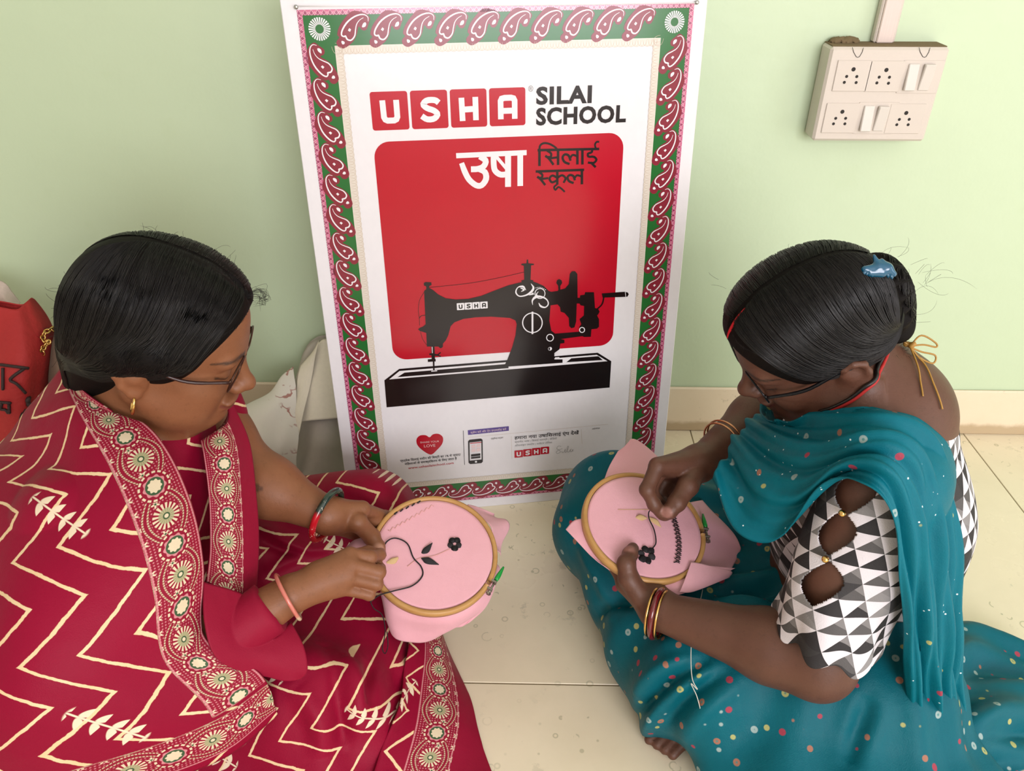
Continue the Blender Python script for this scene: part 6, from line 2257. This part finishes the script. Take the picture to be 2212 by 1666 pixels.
bagprint([[(0, 788), (62, 796)], [(6, 795), (6, 842)], [(52, 797), (30, 812), (22, 822), (36, 830), (56, 850)], [(0, 869), (22, 871)], [(4, 872), (2, 884), (12, 886), (18, 893)], [(19, 872), (20, 893)]], .0026, GB, rb, 'lettering', M_PRINTB)
pf = [[(62, 858), (60, 868), (64, 878)], [(58, 885), (50, 905), (45, 930)], [(64, 885), (60, 905), (58, 930)], [(70, 885), (70, 905), (66, 925)], [(50, 895), (44, 915), (40, 935)]]
bagprint(pf, .0042, GB, rb, 'portrait_print', M_PRINTB)
wb = tag(empty('cloth_bundle', tuple(PZ(-10, 900, 0))), 'pale pink cloth bundle behind the red bag', 'cloth')
bagsheet('cloth', [[P(-60, 600, 1.45), P(0, 610, 1.44), P(22, 632, 1.44), P(42, 655, 1.45)], [P(-60, 650, 1.42), P(-5, 648, 1.41), P(20, 660, 1.41), P(40, 668, 1.42)], [P(-60, 720, 1.44), P(-5, 720, 1.43), P(20, 720, 1.43), P(40, 720, 1.44)], [P(-60, 900, 1.5), P(-5, 900, 1.5), P(20, 900, 1.5), P(40, 900, 1.5)]], plain('pale_pink_cloth', (0.66, 0.52, 0.47, 1), 0.8, var=0.08, nscale=15, bmp=0.3, bscale=60), wb, fn=lambda U, V: .004 * np.sin(60 * U + 30 * V))
hb_ = tag(empty('handbag', tuple(PZ(120, 980, 0))), 'beige leather handbag with gold chain handle behind the woman in red', 'handbag')
M_BEIGE = plain('beige_leather', (0.30, 0.23, 0.17, 1), 0.5, var=0.1, bmp=0.2)
shell('bag_body', [[P(90, 712, 1.42), P(125, 713, 1.40), P(165, 722, 1.40), P(230, 735, 1.43)], [P(88, 760, 1.42), P(125, 765, 1.38), P(165, 770, 1.38), P(235, 780, 1.42)], [P(88, 840, 1.44), P(125, 840, 1.40), P(165, 845, 1.40), P(240, 850, 1.44)], [P(90, 990, 1.52), P(125, 990, 1.50), P(165, 990, 1.50), P(240, 990, 1.52)]], M_BEIGE, hb_, .05)
MB().tube(spline([P(92, 712, 1.405), P(125, 712, 1.385), P(165, 720, 1.385), P(228, 733, 1.41)], 20), .003, 8).build('top_seam', plain('dark_brown_piping', (0.05, 0.03, 0.02, 1), 0.5), hb_)
ch = spline([P(119, 711, 1.38), P(108, 712, 1.37), P(96, 720, 1.36), P(92, 732, 1.36), P(100, 742, 1.36), P(106, 736, 1.36), P(98, 748, 1.36), P(90, 755, 1.36), P(92, 766, 1.365)], 14)
for k in range(13):
    a, b_ = ch[k], ch[k + 1]; c = (a + b_) / 2; t = nrm(b_ - a)
    n0_ = np.cross(t, CB[:, 2]) if k % 2 else CB[:, 2]
    n0_ = nrm(n0_ - t * (n0_ @ t)); s0 = np.cross(t, n0_); l_ = np.linalg.norm(b_ - a) * .72
    MB().tube([c + t * l_ * math.cos(x) + s0 * .0042 * math.sin(x) for x in np.linspace(0, 2 * math.pi, 16, endpoint=False)], .0014, 6, True).build('chain_link', M_GOLD, hb_)

# pale cotton carry bag leaning behind the poster
cb = tag(empty('cotton_carry_bag', tuple(PZ(660, 1040, 0))), 'cream cotton carry bag slumped against the wall left of the poster', 'bag')
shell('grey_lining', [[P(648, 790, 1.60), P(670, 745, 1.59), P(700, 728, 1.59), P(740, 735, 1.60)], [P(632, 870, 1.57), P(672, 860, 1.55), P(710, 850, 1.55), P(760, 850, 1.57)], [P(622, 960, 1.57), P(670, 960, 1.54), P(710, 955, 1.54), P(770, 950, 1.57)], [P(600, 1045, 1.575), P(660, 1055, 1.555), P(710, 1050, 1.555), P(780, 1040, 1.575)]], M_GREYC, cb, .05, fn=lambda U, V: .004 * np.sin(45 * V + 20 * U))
bagsheet('cream_flap', [[P(662, 790, 1.565), P(690, 742, 1.56), P(712, 735, 1.56), P(760, 760, 1.56)], [P(655, 840, 1.545), P(685, 830, 1.535), P(712, 825, 1.535), P(765, 820, 1.54)], [P(644, 912, 1.535), P(680, 908, 1.525), P(715, 905, 1.525), P(770, 898, 1.53)]], M_CREAMC, cb, 40, 40, fn=lambda U, V: .002 * np.sin(50 * V))
bagsheet('bag_handle', [[P(650, 790, 1.555), P(676, 760, 1.552), P(690, 735, 1.55)], [P(636, 860, 1.535), P(650, 850, 1.53), P(668, 840, 1.53)], [P(628, 930, 1.525), P(640, 925, 1.52), P(650, 920, 1.52)], [P(615, 985, 1.52), P(622, 988, 1.515), P(632, 988, 1.515)]], M_CREAMC, cb, 40, 16, fn=lambda U, V: .002 * np.sin(60 * U))


def m_floral():
    m, b = start('white_floral_cloth')
    o = coords()
    n = noise(17, 3, 0.6, o); n2 = noise(9, 3, 0.6, mapping(o, loc=(3, 1, 2)))
    c = mix(noise(8, 3, 0.5, o), (0.74, 0.68, 0.58, 1), (0.82, 0.76, 0.70, 1))
    c = mix(xstep(xabs(n - 0.5) - 0.016, 0.008) * xstep(0.5 - n2, 0.05) * 0.8, c, (0.34, 0.07, 0.05, 1))
    c = mix(xstep(0.63 - n2, 0.02) * 0.7, c, (0.50, 0.16, 0.14, 1))
    setc(b, c); b.inputs['Roughness'].default_value = 0.85
    bump(b, noise(30, 3, 0.6, o), 0.3, 0.006)
    return m


fc = tag(empty('floral_cloth', tuple(PZ(560, 1040, 0))), 'white cloth with faded red floral print between the woman in red and the cream bag', 'cloth')
M_FLO = m_floral()
bagsheet('cloth', [[P(508, 890, 1.52), P(540, 875, 1.53), P(585, 850, 1.54), P(608, 812, 1.55), P(632, 790, 1.56)], [P(520, 910, 1.49), P(550, 905, 1.49), P(590, 890, 1.50), P(615, 870, 1.515), P(640, 845, 1.53)], [P(540, 945, 1.49), P(565, 945, 1.48), P(595, 945, 1.49), P(620, 930, 1.50), P(645, 920, 1.52)], [P(565, 1000, 1.51), P(585, 1000, 1.50), P(605, 1000, 1.50), P(622, 995, 1.51), P(640, 990, 1.52)], [P(590, 1040, 1.55), P(605, 1045, 1.54), P(615, 1045, 1.54), P(630, 1040, 1.54), P(645, 1035, 1.55)]], M_FLO, fc, 60, 60, fn=lambda U, V: .004 * np.sin(45 * V + 12 * U) + .003 * np.sin(60 * U))
